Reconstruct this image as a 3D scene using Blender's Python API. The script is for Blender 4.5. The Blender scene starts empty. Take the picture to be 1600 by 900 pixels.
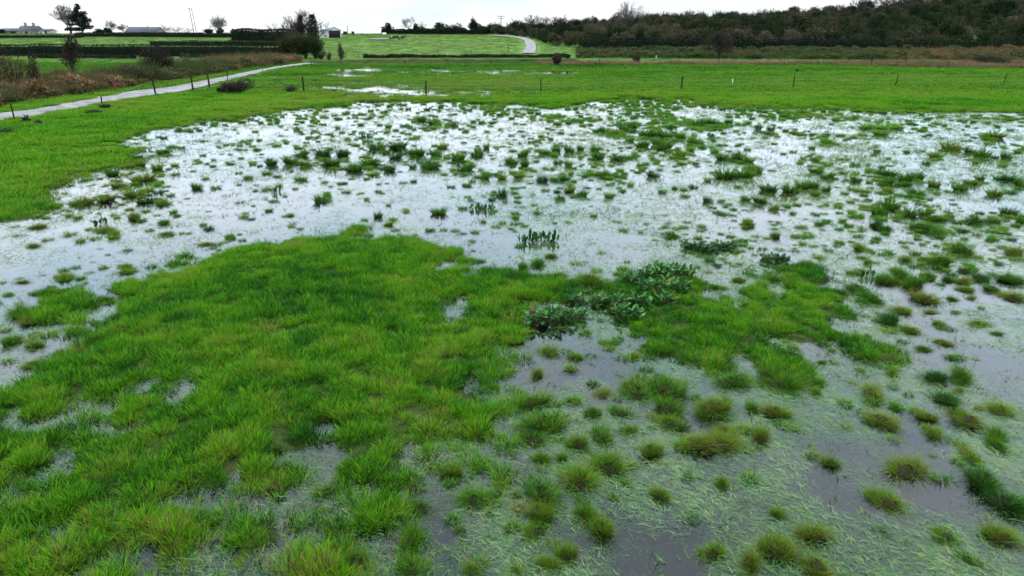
import bpy, math, random
import numpy as np
from mathutils import Vector
random.seed(7)
RNG = np.random.default_rng(11)
SC = bpy.context.scene
COL = SC.collection
PI = math.pi

# ------------------------------------------------------------------ camera
CAM_H = 5.0
F = 1600 * 24.0 / 36.0
PITCH = math.atan((450 - 52) / F)
cd = bpy.data.cameras.new('camera'); cd.lens = 24; cd.sensor_width = 36
cd.clip_start = 0.1; cd.clip_end = 8000
cam = bpy.data.objects.new('camera', cd); COL.objects.link(cam)
cam.location = (0, 0, CAM_H); cam.rotation_euler = (PI / 2 - PITCH, 0, 0)
SC.camera = cam

# ------------------------------------------------------------------ noise
def _hash(ix, iy, seed):
    n = (ix.astype(np.int64) * 374761393 + iy.astype(np.int64) * 668265263 + seed * 1442695041) & 0xFFFFFFFF
    n = ((n ^ (n >> 13)) * 1274126177) & 0xFFFFFFFF
    return ((n ^ (n >> 16)) & 0xFFFF) / 65535.0
def vnoise(x, y, seed=0):
    x = np.asarray(x, float); y = np.asarray(y, float)
    ix = np.floor(x); iy = np.floor(y); fx = x - ix; fy = y - iy
    fx = fx * fx * (3 - 2 * fx); fy = fy * fy * (3 - 2 * fy)
    a = _hash(ix, iy, seed); b = _hash(ix + 1, iy, seed); c = _hash(ix, iy + 1, seed); d = _hash(ix + 1, iy + 1, seed)
    return (a * (1 - fx) + b * fx) * (1 - fy) + (c * (1 - fx) + d * fx) * fy
def fbm(x, y, s=1.0, seed=0, octv=3):
    v = 0; a = 0.5; t = 0
    for o in range(octv):
        v = v + a * vnoise(np.asarray(x) / s + 17.3 * o, np.asarray(y) / s - 9.1 * o, seed + o); t += a; a *= .5; s *= .5
    return v / t            # 0..1

# ------------------------------------------------------------------ terrain
E_T = [-.30, .05, .15, .30, .45, .60, .75, 1.2]
E_Z = [0, 0, 2.2, 3.2, 5.6, 10.5, 13.5, 15]
def sstep(v):
    v = np.clip(v, 0, 1); return v * v * (3 - 2 * v)
def macro(x, y):
    x = np.asarray(x, float); y = np.asarray(y, float)
    yy = np.maximum(y, 1.0)
    t = x / yy
    v = np.clip((y - 148) / 150, 0, 1)
    z = 4.72 * (0.6 * v + 0.4 * sstep(v))
    z = z - 1.2 * sstep((y - 320) / 500)
    z = z + np.interp(t, E_T, E_Z) * sstep((y - 185) / 150)
    return z
def px_dir(px, py):
    c, s = math.cos(PITCH), math.sin(PITCH)
    u = (px - 800) / F; v = (450 - py) / F
    return (u, c + v * s, -s + v * c)
def G(px, py):
    """the point of the ground seen at a place of the photograph"""
    d = px_dir(px, py)
    lo, hi = 1.0, None; t = 1.0
    while t < 4000:
        if CAM_H + d[2] * t < float(macro(d[0] * t, d[1] * t)): hi = t; break
        lo = t; t *= 1.02
    if hi is None: return (d[0] * 320, d[1] * 320, float(macro(d[0] * 320, d[1] * 320)))
    for _ in range(30):
        m = .5 * (lo + hi)
        if CAM_H + d[2] * m < float(macro(d[0] * m, d[1] * m)): hi = m
        else: lo = m
    return (d[0] * hi, d[1] * hi, float(macro(d[0] * hi, d[1] * hi)))
def at(px, Y):
    """ground point on the column px of the photograph, Y metres ahead"""
    d = px_dir(px, 60); k = Y / d[1]
    return (d[0] * k, Y, float(macro(d[0] * k, Y)))
def mpp(p):
    """metres per photo pixel at a point"""
    c, s = math.cos(PITCH), math.sin(PITCH)
    return (p[1] * c + (CAM_H - p[2]) * s) / F

# ------------------------------------------------------------------ where grass stands and water lies
def poly(pts): return np.array([G(a, b)[:2] for a, b in pts])
ISLAND = poly([(205, 452), (240, 425), (300, 402), (345, 392), (430, 378), (490, 372), (560, 364), (640, 374), (700, 390), (740, 410), (790, 418), (850, 432), (900, 445),
    (905, 470), (850, 478), (815, 500), (805, 530), (800, 560), (765, 585), (778, 612), (800, 640), (818, 680), (815, 712), (760, 722), (715, 690), (670, 712), (640, 742), (590, 745), (560, 775),
    (620, 800), (600, 860), (560, 960), (-60, 1000), (-160, 700), (-60, 600), (20, 592), (85, 562), (130, 540), (150, 505), (185, 478)])
CLUMP_L = poly([(52, 482), (75, 452), (110, 447), (132, 462), (142, 485), (136, 503), (105, 520), (78, 522), (62, 505)])
ISLE_R = poly([(1010, 492), (1060, 474), (1100, 470), (1150, 458), (1195, 446), (1240, 426), (1270, 420), (1300, 440), (1320, 470), (1345, 492), (1350, 520), (1385, 560),
    (1370, 572), (1300, 560), (1280, 545), (1235, 540), (1200, 556), (1170, 570), (1130, 578), (1080, 562), (1045, 540), (1035, 515)])
ISLE_S = poly([(1175, 572), (1205, 556), (1240, 560), (1272, 582), (1245, 600), (1210, 614), (1180, 600)])
DOCKBED = poly([(930, 432), (960, 442), (1000, 428), (1060, 440), (1090, 455), (1080, 475), (1010, 492), (960, 486), (925, 470)])
FIELD = poly([(-500, 352), (0, 342), (40, 332), (80, 316), (105, 300), (140, 276), (190, 262), (196, 246), (182, 230), (212, 212), (245, 201), (330, 190), (380, 182), (440, 172), (520, 164),
    (560, 158), (640, 161), (720, 159), (800, 164), (870, 166), (920, 158), (1000, 153), (1050, 156), (1100, 162), (1170, 168), (1300, 170), (1400, 174), (1500, 172), (1600, 176), (2200, 182)] )
FIELD = np.vstack([FIELD, [[400, 60], [400, 400], [-400, 400], [-400, 10]]])
GRASS_POLYS = [ISLAND, CLUMP_L, ISLE_R, ISLE_S, DOCKBED, FIELD]
# pools in the grass: photo x, y, half width, half height
POOLS = [(718, 490, 20, 13), (505, 711, 18, 12), (500, 770, 22, 8), (195, 792, 16, 16), (288, 782, 38, 10), (372, 796, 26, 9), (130, 640, 40, 16), (225, 600, 22, 9), (287, 596, 14, 12),
    (160, 668, 26, 10), (330, 862, 26, 16), (246, 892, 34, 14), (105, 832, 30, 10), (430, 872, 26, 12), (480, 850, 24, 12), (15, 785, 24, 9), (170, 884, 24, 10), (510, 730, 12, 14),
    (695, 705, 26, 13), (740, 605, 14, 8), (785, 600, 14, 30), (400, 905, 30, 12), (560, 770, 20, 10), (690, 415, 16, 6), (735, 425, 10, 5), (600, 845, 30, 20), (545, 800, 18, 8)]
WET = [(575, 108, 60, 4.2), (520, 118, 80, 3.5), (700, 111, 70, 4), (790, 112.5, 100, 4.5), (865, 113.5, 40, 3.2), (600, 141, 75, 7), (650, 144, 66, 6), (525, 138, 90, 2.6), (700, 149, 70, 2.2), (600, 150, 120, 2.0),
    (332, 189, 10, 2), (306, 189, 8, 1.2), (1350, 118, 26, .8), (560, 128, 60, 1.5), (760, 143, 60, 2), (480, 120, 40, 1.2)]
def sdf_poly(P, x, y):
    """signed distance, positive inside"""
    d = np.full(x.shape, 1e18); ins = np.zeros(x.shape, bool); n = len(P)
    for i in range(n):
        ax, ay = P[i]; bx, by = P[(i + 1) % n]
        ex, ey = bx - ax, by - ay; L = ex * ex + ey * ey + 1e-12
        h = np.clip(((x - ax) * ex + (y - ay) * ey) / L, 0, 1)
        dx = x - ax - h * ex; dy = y - ay - h * ey
        d = np.minimum(d, dx * dx + dy * dy)
        c = ((ay > y) != (by > y))
        with np.errstate(divide='ignore', invalid='ignore'):
            xi = ax + (y - ay) * ex / (ey if ey != 0 else 1e-12)
        ins ^= c & (x < xi)
    d = np.sqrt(d)
    return np.where(ins, d, -d)
def ell(lst):
    out = []
    for a, b, w, h in lst:
        if lst is POOLS and b > 590: w *= .6; h *= .6
        c = G(a, b); r = G(a + w, b); u = G(a, b - h); l = G(a, b + h)
        out.append((c[0], .5 * (u[1] + l[1]), abs(r[0] - c[0]), max(.5 * abs(u[1] - l[1]), .05)))
    return out
POOLS_W = ell(POOLS); WET_W = ell(WET)
def cover(x, y):
    """above 0 where turf stands out of the water"""
    x = np.asarray(x, float); y = np.asarray(y, float)
    c = np.full(x.shape, -1e9)
    for P in GRASS_POLYS: c = np.maximum(c, sdf_poly(P, x, y))
    amp = 0.28 + 0.035 * np.clip(y, 0, 60)
    c = np.clip(c, -3, 3) + amp * (fbm(x, y * .8, .9, 5, 3) - .5) * 2.0 + 1.5 * amp * (fbm(x, y, 2.8, 8, 2) - .5) + 1.1 * (fbm(x, y, .42, 6, 2) - .5) * np.clip(1.3 - y / 40, 0, 1)
    for (a, b, w, h) in POOLS_W:
        q = np.sqrt(((x - a) / w) ** 2 + ((y - b) / h) ** 2)
        c = np.minimum(c, (q - 1) * min(w, h) + .22 * (fbm(x, y, .35, 31, 2) - .5))
    for (a, b, w, h) in WET_W:
        q = np.sqrt(((x - a) / w) ** 2 + ((y - b) / h) ** 2)
        c = np.minimum(c, (q / 1.2 - 1.1) * 1.0 + 1.6 * (fbm(x * .8, y, 3.0, 77, 3) - .42) + 1.8 * (fbm(x, y, .9, 78, 2) - .46))
    # the wetter ground at the near left
    near = sstep((11.5 - y) / 3.0) * sstep((-1.6 - x) / 1.5)
    c = c - near * np.clip((fbm(x, y, .8, 91, 3) - .56) * 5.0, 0, .8)
    return c
def ground_z(x, y, c=None):
    if c is None: c = cover(x, y)
    c = np.where(c > 0, c / (1 + .045 * np.clip(np.asarray(y) - 14, 0, 60)), c)
    micro = np.interp(c, [-1.5, -.4, 0, .3, 1.5], [-.10, -.08, -.04, .02, .07])
    micro = micro + .035 * (fbm(x, y, .6, 3, 3) - .5) * np.clip(1.2 - y / 60, .2, 1) + .06 * (fbm(x, y, 7, 13, 2) - .5) * sstep((y - 60) / 40)
    far = sstep((y - 118) / 12)
    return macro(x, y) + micro * (1 - far) + far * (.1 + .05 * (fbm(x, y, 9, 19, 3) - .5))

# ------------------------------------------------------------------ node helpers
def mat(name):
    m = bpy.data.materials.new(name); m.use_nodes = True
    nt = m.node_tree; nt.nodes.clear()
    return m, nt, nt.nodes.new('ShaderNodeOutputMaterial')
def nd(nt, t, **kw):
    n = nt.nodes.new(t)
    for k, v in kw.items():
        if k[0] == 'i' and k[1:].isdigit(): n.inputs[int(k[1:])].default_value = v
        else: setattr(n, k, v)
    return n
def ramp(nt, stops, fac, interp='LINEAR'):
    r = nt.nodes.new('ShaderNodeValToRGB'); r.color_ramp.interpolation = interp
    e = r.color_ramp.elements
    while len(e) < len(stops): e.new(.5)
    for i, (p, c) in enumerate(stops):
        e[i].position = p; e[i].color = (*c, 1) if len(c) == 3 else c
    nt.links.new(fac, r.inputs[0]); return r.outputs[0]
def pos(nt): return nd(nt, 'ShaderNodeNewGeometry').outputs['Position']
def noise(nt, scale, detail=3, vec=None, rough=.55):
    n = nd(nt, 'ShaderNodeTexNoise'); n.inputs['Scale'].default_value = scale; n.inputs['Detail'].default_value = detail; n.inputs['Roughness'].default_value = rough
    nt.links.new(vec if vec is not None else pos(nt), n.inputs['Vector']); return n.outputs['Fac']
def math_(nt, op, a, b=None, clamp=False):
    n = nd(nt, 'ShaderNodeMath', operation=op, use_clamp=clamp)
    for i, v in enumerate([a, b]):
        if v is None: continue
        if isinstance(v, (int, float)): n.inputs[i].default_value = v
        else: nt.links.new(v, n.inputs[i])
    return n.outputs[0]
def mixc(nt, fac, a, b):
    n = nd(nt, 'ShaderNodeMix', data_type='RGBA')
    for i, v in ((0, fac), (6, a), (7, b)):
        if isinstance(v, tuple): n.inputs[i].default_value = (*v, 1)
        elif isinstance(v, (int, float)): n.inputs[i].default_value = v
        else: nt.links.new(v, n.inputs[i])
    return n.outputs[2]
def attr(nt, name, kind='GEOMETRY'): return nd(nt, 'ShaderNodeAttribute', attribute_name=name, attribute_type=kind).outputs['Fac']
def principled(nt, out, col, rough=.7, spec=.3, bump=None, bstr=.3, bdist=.05):
    p = nd(nt, 'ShaderNodeBsdfPrincipled')
    if isinstance(col, tuple): p.inputs['Base Color'].default_value = (*col, 1)
    else: nt.links.new(col, p.inputs['Base Color'])
    if isinstance(rough, (int, float)): p.inputs['Roughness'].default_value = rough
    else: nt.links.new(rough, p.inputs['Roughness'])
    p.inputs['Specular IOR Level'].default_value = spec
    if bump is not None:
        b = nd(nt, 'ShaderNodeBump'); b.inputs['Strength'].default_value = bstr; b.inputs['Distance'].default_value = bdist
        nt.links.new(bump, b.inputs['Height']); nt.links.new(b.outputs[0], p.inputs['Normal'])
    if out is not None: nt.links.new(p.outputs[0], out.inputs[0])
    return p
def simple(name, col, rough=.7, var=.25, scale=6, spec=.3):
    m, nt, o = mat(name)
    n = noise(nt, scale, 4)
    c = mixc(nt, n, tuple(v * (1 - var) for v in col), tuple(min(1, v * (1 + var)) for v in col))
    principled(nt, o, c, rough, spec, bump=n, bstr=.2)
    return m
GREEN_STOPS = [(0, (.008, .048, .007)), (.25, (.022, .130, .005)), (.5, (.072, .300, .003)), (.7, (.165, .365, .004)), (.87, (.22, .26, .020)), (1, (.20, .13, .05))]
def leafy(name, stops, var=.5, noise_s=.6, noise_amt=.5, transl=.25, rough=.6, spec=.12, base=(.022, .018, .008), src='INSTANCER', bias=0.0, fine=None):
    m, nt, o = mat(name)
    t = attr(nt, 'tint', src)
    v = math_(nt, 'MULTIPLY', math_(nt, 'SUBTRACT', attr(nt, 'tone'), .5), var)
    n = math_(nt, 'MULTIPLY', math_(nt, 'SUBTRACT', noise(nt, noise_s, 3), .5), noise_amt)
    f = math_(nt, 'ADD', math_(nt, 'ADD', t, v), math_(nt, 'ADD', n, bias), clamp=True)
    c = ramp(nt, stops, f)
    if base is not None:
        a = ramp(nt, [(.05, (0, 0, 0)), (.6, (1, 1, 1))], attr(nt, 'along'))  # dead brown blade feet, darkened further to paint in shade at the roots
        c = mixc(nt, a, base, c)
    p = principled(nt, None, c, rough, spec)
    tr = nd(nt, 'ShaderNodeBsdfTranslucent'); nt.links.new(c, tr.inputs[0])
    mx = nd(nt, 'ShaderNodeMixShader'); mx.inputs[0].default_value = transl
    nt.links.new(p.outputs[0], mx.inputs[1]); nt.links.new(tr.outputs[0], mx.inputs[2]); nt.links.new(mx.outputs[0], o.inputs[0])
    return m
M = {}
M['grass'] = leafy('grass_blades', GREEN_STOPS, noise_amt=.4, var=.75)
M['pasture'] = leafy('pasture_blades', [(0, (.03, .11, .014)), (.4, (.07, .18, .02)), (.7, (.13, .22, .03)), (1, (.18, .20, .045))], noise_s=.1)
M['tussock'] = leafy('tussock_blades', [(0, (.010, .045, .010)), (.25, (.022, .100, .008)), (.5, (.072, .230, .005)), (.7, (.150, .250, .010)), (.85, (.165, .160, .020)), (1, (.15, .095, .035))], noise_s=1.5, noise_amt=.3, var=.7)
M['mat'] = leafy('floating_blades', [(0, (.012, .055, .012)), (.35, (.045, .16, .028)), (.7, (.13, .26, .07)), (1, (.23, .31, .12))], var=.8, noise_s=1.1, noise_amt=.7, transl=.2, rough=.5, spec=.3, base=None)
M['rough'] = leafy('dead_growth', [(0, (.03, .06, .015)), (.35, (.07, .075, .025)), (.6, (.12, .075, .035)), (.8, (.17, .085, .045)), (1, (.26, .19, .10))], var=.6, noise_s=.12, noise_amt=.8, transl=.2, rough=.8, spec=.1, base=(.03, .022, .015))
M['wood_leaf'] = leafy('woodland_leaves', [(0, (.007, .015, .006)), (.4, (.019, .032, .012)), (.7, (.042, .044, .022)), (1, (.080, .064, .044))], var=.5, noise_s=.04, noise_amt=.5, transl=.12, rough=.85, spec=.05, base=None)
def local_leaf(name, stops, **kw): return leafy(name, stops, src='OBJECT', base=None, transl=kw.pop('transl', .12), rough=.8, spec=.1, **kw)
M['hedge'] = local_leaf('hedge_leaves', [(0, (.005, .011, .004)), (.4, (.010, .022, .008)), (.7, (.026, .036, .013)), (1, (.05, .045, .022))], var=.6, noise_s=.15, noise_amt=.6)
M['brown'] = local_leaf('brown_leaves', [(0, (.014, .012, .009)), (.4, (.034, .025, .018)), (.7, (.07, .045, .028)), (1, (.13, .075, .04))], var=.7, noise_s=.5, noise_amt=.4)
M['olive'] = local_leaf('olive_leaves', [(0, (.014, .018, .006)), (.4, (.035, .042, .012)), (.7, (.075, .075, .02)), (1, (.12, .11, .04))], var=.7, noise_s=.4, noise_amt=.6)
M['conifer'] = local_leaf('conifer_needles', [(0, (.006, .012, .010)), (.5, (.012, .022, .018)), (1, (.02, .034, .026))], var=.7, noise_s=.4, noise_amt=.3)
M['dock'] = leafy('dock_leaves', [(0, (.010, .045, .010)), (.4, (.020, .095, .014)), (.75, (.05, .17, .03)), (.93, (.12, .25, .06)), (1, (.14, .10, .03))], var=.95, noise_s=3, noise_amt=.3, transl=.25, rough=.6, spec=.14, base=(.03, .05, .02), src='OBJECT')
M['bark'] = simple('bark', (.055, .048, .04), .9, .4, 3, .1)
M['twig'] = simple('twigs', (.15, .138, .132), .9, .3, 1, .1)
M['dark_twig'] = simple('dark_twigs', (.032, .026, .022), .9, .4, 1, .1)
M['post'] = simple('weathered_post', (.020, .018, .016), .9, .5, 9, .1)
M['red_post'] = simple('reddish_post', (.11, .045, .03), .85, .4, 9, .1)
M['pale_post'] = simple('pale_post', (.62, .62, .58), .6, .1, 9, .3)
M['wire'] = simple('dull_wire', (.12, .12, .12), .5, .2, 9, .3)
M['render_wall'] = simple('pale_rendered_wall', (.50, .48, .46), .85, .12, 2, .2)
M['pink_wall'] = simple('pinkish_wall', (.25, .19, .19), .85, .15, 2, .2)
M['slate'] = simple('slate_roof', (.060, .062, .080), .6, .3, 1.5, .3)
M['sheet_roof'] = simple('pale_sheet_roof', (.48, .50, .54), .4, .12, 1.5, .4)
M['dark_void'] = simple('dark_inside', (.018, .018, .022), .9, .3, 1, .1)
M['glass'] = simple('window_glass', (.03, .035, .045), .1, .1, 1, .6)
M['brickred'] = simple('red_brick', (.20, .08, .05), .85, .25, 4, .1)

# ------------------------------------------------------------------ object helpers
def tag(o, label=None, cat=None, group=None, kind=None, tint=None):
    if label: o['label'] = label
    if cat: o['category'] = cat
    if group: o['group'] = group
    if kind: o['kind'] = kind
    if tint is not None: o['tint'] = float(tint)
    return o
def empty(name, loc, rz=0):
    o = bpy.data.objects.new(name, None); COL.objects.link(o); o.location = loc; o.rotation_euler = (0, 0, rz); o.empty_display_size = .2
    return o
def mesh_from(name, V, Fq, m, attrs=None, smooth=False):
    """V (n,3); Fq list of arrays of faces (each (k,3) or (k,4)); attrs {name: (domain, array)}"""
    me = bpy.data.meshes.new(name)
    V = np.asarray(V, np.float32)
    if not isinstance(Fq, list): Fq = [Fq]
    Fq = [np.asarray(f, np.int32) for f in Fq if len(f)]
    loops = np.concatenate([f.ravel() for f in Fq]); tot = np.concatenate([np.full(len(f), f.shape[1], np.int32) for f in Fq])
    me.vertices.add(len(V)); me.vertices.foreach_set('co', V.ravel())
    me.loops.add(len(loops)); me.loops.foreach_set('vertex_index', loops)
    me.polygons.add(len(tot)); st = np.concatenate([[0], np.cumsum(tot)[:-1]]).astype(np.int32)
    me.polygons.foreach_set('loop_start', st); me.polygons.foreach_set('loop_total', tot)
    if smooth: me.polygons.foreach_set('use_smooth', np.ones(len(tot), bool))
    me.update(calc_edges=True)
    for k, (dom, arr) in (attrs or {}).items():
        a = me.attributes.new(k, 'FLOAT', dom); a.data.foreach_set('value', np.asarray(arr, np.float32).ravel())
    if m: me.materials.append(m)
    return me
def obj(name, me, parent=None, link=True, loc=None):
    o = bpy.data.objects.new(name, me)
    if link: COL.objects.link(o)
    if parent: o.parent = parent
    if loc is not None: o.location = loc
    return o

def blades(n, rad, h0, h1, w, seed, lean=.5, curve=.5, segs=3, dome=True, wind=(0, 0), flat=False, droop=0.0):
    """grass blades rooted in a disc; returns V, quads, tone (face), along (vertex)"""
    r = np.random.default_rng(seed)
    a = r.uniform(0, 2 * PI, n); q = np.sqrt(r.uniform(0, 1, n)) * rad
    bx = q * np.cos(a); by = q * np.sin(a)
    out = a + r.normal(0, .7, n)
    ln = lean * (.25 + .9 * q / rad) * r.uniform(.5, 1.4, n)
    dx = np.cos(out) * ln + wind[0]; dy = np.sin(out) * ln + wind[1]
    L = r.uniform(h0, h1, n) * ((1.1 - .45 * (q / rad) ** 2) if dome else 1)
    ww = w * r.uniform(.6, 1.3, n)
    fa = r.uniform(0, PI, n); wx = np.cos(fa); wy = np.sin(fa)
    V = np.zeros((n, segs + 1, 2, 3), np.float32)
    for k in range(segs + 1):
        s = k / segs
        hx = bx + L * (dx * s + dx * curve * s * s); hy = by + L * (dy * s + dy * curve * s * s)
        hz = L * (s - droop * s * s * np.hypot(dx, dy))
        wk = ww * (1 - s ** 1.6) * .5 + .0004
        V[:, k, 0] = np.stack([hx - wx * wk, hy - wy * wk, hz], 1)
        V[:, k, 1] = np.stack([hx + wx * wk, hy + wy * wk, hz], 1)
    base = np.arange(n)[:, None] * (segs + 1) * 2 + np.arange(segs)[None, :] * 2
    Q = np.stack([base, base + 1, base + 3, base + 2], -1).reshape(-1, 4)
    tone = np.repeat(r.uniform(0, 1, n), segs)
    along = np.tile(np.repeat(np.arange(segs + 1) / segs, 2), n)
    return V.reshape(-1, 3), Q, tone, along
def merge(parts):
    V = []; Q = []; T = []; A = []; o = 0
    for v, q, t, a in parts:
        V.append(v); Q.append(q + o); T.append(t); A.append(a); o += len(v)
    return np.concatenate(V), np.concatenate(Q), np.concatenate(T), np.concatenate(A)
def blade_mesh(name, data, m):
    V, Q, T, A = data
    return mesh_from(name, V, Q, m, {'tone': ('FACE', T), 'along': ('POINT', A)})

def leafcloud(name, P, size, tone, m, seed=0, aspect=1.6, up=.0):
    """one small pointed leaf face at each point"""
    r = np.random.default_rng(seed); n = len(P)
    d = r.normal(0, 1, (n, 3)); d[:, 2] += up * r.uniform(.5, 2, n); d /= np.linalg.norm(d, axis=1)[:, None]
    e = np.cross(d, r.normal(0, 1, (n, 3))); e /= np.linalg.norm(e, axis=1)[:, None] + 1e-9
    s = (np.asarray(size) * r.uniform(.55, 1.4, n))[:, None]
    V = np.stack([P - d * s * aspect * .5, P + e * s * .5, P + d * s * aspect * .5, P - e * s * .5], 1).reshape(-1, 3)
    Q = np.arange(4 * n).reshape(n, 4)
    return mesh_from(name, V, Q, m, {'tone': ('FACE', tone), 'along': ('POINT', np.ones(4 * n))})
def tubes(name, segs, m, sides=4):
    """segs: (k,8) p0 r0 p1 r1 -> tapered tubes"""
    S = np.asarray(segs, float); n = len(S)
    p0, r0, p1, r1 = S[:, 0:3], S[:, 3], S[:, 4:7], S[:, 7]
    d = p1 - p0; d /= np.linalg.norm(d, axis=1)[:, None] + 1e-9
    h = np.where(np.abs(d[:, 2:3]) < .9, np.array([[0, 0, 1.]]), np.array([[1., 0, 0]]))
    u = np.cross(d, h); u /= np.linalg.norm(u, axis=1)[:, None] + 1e-9; v = np.cross(d, u)
    V = np.zeros((n, 2, sides, 3))
    for k in range(sides):
        a = 2 * PI * k / sides; q = math.cos(a) * u + math.sin(a) * v
        V[:, 0, k] = p0 + q * r0[:, None]; V[:, 1, k] = p1 + q * r1[:, None]
    b = np.arange(n)[:, None] * sides * 2; k = np.arange(sides)[None]; k2 = (k + 1) % sides
    Q = np.stack([b + k, b + k2, b + sides + k2, b + sides + k], -1).reshape(-1, 4)
    return mesh_from(name, V.reshape(-1, 3), Q, m, smooth=True)
def box(b, cx, cy, cz, sx, sy, sz):
    V, Q = b; o = len(V)
    for z in (-1, 1):
        for y in (-1, 1):
            for x in (-1, 1): V.append((cx + x * sx / 2, cy + y * sy / 2, cz + z * sz / 2))
    for f in ((0, 2, 3, 1), (4, 5, 7, 6), (0, 1, 5, 4), (2, 6, 7, 3), (0, 4, 6, 2), (1, 3, 7, 5)): Q.append([o + i for i in f])
def boxes(name, lst, m, parent=None):
    b = ([], [])
    for t in lst: box(b, *t)
    return obj(name, mesh_from(name, b[0], np.array(b[1]), m), parent)

# ------------------------------------------------------------------ geometry-node scatter (grass and ground cover only)
def sources(cname, meshes):
    c = bpy.data.collections.new(cname)
    for i, me in enumerate(meshes):
        c.objects.link(bpy.data.objects.new('%s_%02d' % (cname, i), me))
    return c
def scatter(name, P, rot, scale, tint, idx, coll):
    n = len(P)
    me = bpy.data.meshes.new(name); me.vertices.add(n); me.vertices.foreach_set('co', np.asarray(P, np.float32).ravel())
    for nm, ty, arr, key in (('rot', 'FLOAT_VECTOR', rot, 'vector'), ('scl', 'FLOAT_VECTOR', scale, 'vector'), ('tint', 'FLOAT', tint, 'value'), ('pick', 'INT', idx, 'value')):
        a = me.attributes.new(nm, ty, 'POINT'); a.data.foreach_set(key, np.asarray(arr, np.int32 if ty == 'INT' else np.float32).ravel())
    o = obj(name, me)
    g = bpy.data.node_groups.new(name + '_scatter', 'GeometryNodeTree')
    g.interface.new_socket('Geometry', in_out='INPUT', socket_type='NodeSocketGeometry'); g.interface.new_socket('Geometry', in_out='OUTPUT', socket_type='NodeSocketGeometry')
    i = g.nodes.new('NodeGroupInput'); u = g.nodes.new('NodeGroupOutput'); ip = g.nodes.new('GeometryNodeInstanceOnPoints')
    ci = g.nodes.new('GeometryNodeCollectionInfo'); ci.inputs['Collection'].default_value = coll; ci.inputs['Separate Children'].default_value = True; ci.inputs['Reset Children'].default_value = True
    ip.inputs['Pick Instance'].default_value = True
    def na(nm, ty):
        q = g.nodes.new('GeometryNodeInputNamedAttribute'); q.data_type = ty; q.inputs['Name'].default_value = nm; return q.outputs['Attribute']
    L = g.links.new
    L(i.outputs[0], ip.inputs['Points']); L(ci.outputs[0], ip.inputs['Instance']); L(na('pick', 'INT'), ip.inputs['Instance Index'])
    er = g.nodes.new('FunctionNodeEulerToRotation'); L(na('rot', 'FLOAT_VECTOR'), er.inputs[0]); L(er.outputs[0], ip.inputs['Rotation'])
    L(na('scl', 'FLOAT_VECTOR'), ip.inputs['Scale']); L(ip.outputs[0], u.inputs[0])
    md = o.modifiers.new('scatter', 'NODES'); md.node_group = g
    return o
def scat_xy(name, x, y, z, coll, nvar, smin, smax, tint, seed, zs=(.8, 1.2), tilt=.12, idx=None, smul=None, rz=None):
    r = np.random.default_rng(seed); n = len(x)
    s = r.uniform(smin, smax, n)
    if smul is not None: s = s * smul
    rot = np.stack([r.normal(0, tilt, n), r.normal(0, tilt, n), r.uniform(0, 2 * PI, n) if rz is None else rz], 1)
    return scatter(name, np.stack([x, y, z], 1), rot, np.stack([s, s, s * r.uniform(zs[0], zs[1], n)], 1), tint, r.integers(0, nvar, n) if idx is None else idx, coll)
def in_view(x, y, m=.06):
    return (np.abs(x) < (.80 + m) * (y + 2.5)) & (y > 3.2)
def rand_wedge(n, y0, y1, seed, pw=2.0):
    """random ground points, evenly per area in the part of the field the picture could see"""
    r = np.random.default_rng(seed)
    y = (y0 ** pw + r.uniform(0, 1, n) * (y1 ** pw - y0 ** pw)) ** (1 / pw)
    return r.uniform(-1, 1, n) * .86 * (y + 2.5), y

# ------------------------------------------------------------------ world, sun, view
w = bpy.data.worlds.new('World'); SC.world = w; w.use_nodes = True
nt = w.node_tree; nt.nodes.clear()
SUN_EL, SUN_AZ = math.radians(54), math.radians(-8)       # azimuth from +Y, towards +X
out = nt.nodes.new('ShaderNodeOutputWorld'); bg = nt.nodes.new('ShaderNodeBackground'); bg.inputs['Strength'].default_value = .1
sky = nt.nodes.new('ShaderNodeTexSky'); sky.sky_type = 'NISHITA'; sky.sun_disc = False; sky.sun_elevation = SUN_EL; sky.sun_rotation = SUN_AZ
tc = nt.nodes.new('ShaderNodeTexCoord'); sep = nt.nodes.new('ShaderNodeSeparateXYZ'); nt.links.new(tc.outputs['Generated'], sep.inputs[0])
mp = nt.nodes.new('ShaderNodeMapping'); mp.inputs['Scale'].default_value = (1, 1, 4.5); nt.links.new(tc.outputs['Generated'], mp.inputs[0])
cl = noise(nt, 2.6, 6, mp.outputs[0], .6)
cloud = ramp(nt, [(.36, (.74, .88, .97)), (.50, (.95, 1.0, 1.03)), (.62, (1.06, 1.07, 1.09))], cl)
prof = ramp(nt, [(0, (1.0, 1.0, 1.0)), (.045, (1.05, 1.05, 1.05)), (.10, (1.88, 2.04, 2.22)), (.30, (2.5, 2.78, 3.1)), (.60, (2.0, 2.15, 2.35)), (1, (1.6, 1.75, 1.95))], sep.outputs['Z'])
glow = ramp(nt, [(0, (.62, .62, .64)), (1, (1.0, 1.0, 1.0))], math_(nt, 'MULTIPLY_ADD', sep.outputs['Y'], .5, True)); 
g2 = nt.nodes.new('ShaderNodeVectorMath'); g2.operation = 'MULTIPLY'; nt.links.new(cloud, g2.inputs[0]); nt.links.new(prof, g2.inputs[1])
g3 = nt.nodes.new('ShaderNodeVectorMath'); g3.operation = 'SCALE'; g3.inputs['Scale'].default_value = 10.0; nt.links.new(g2.outputs[0], g3.inputs[0])
nt.links.new(mixc(nt, .93, sky.outputs[0], g3.outputs[0]), bg.inputs['Color']); nt.links.new(bg.outputs[0], out.inputs[0])
sl = bpy.data.lights.new('sun', 'SUN'); sl.energy = 2.3; sl.angle = math.radians(12); sl.color = (1, .96, .90)
so = bpy.data.objects.new('sun', sl); COL.objects.link(so)
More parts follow.
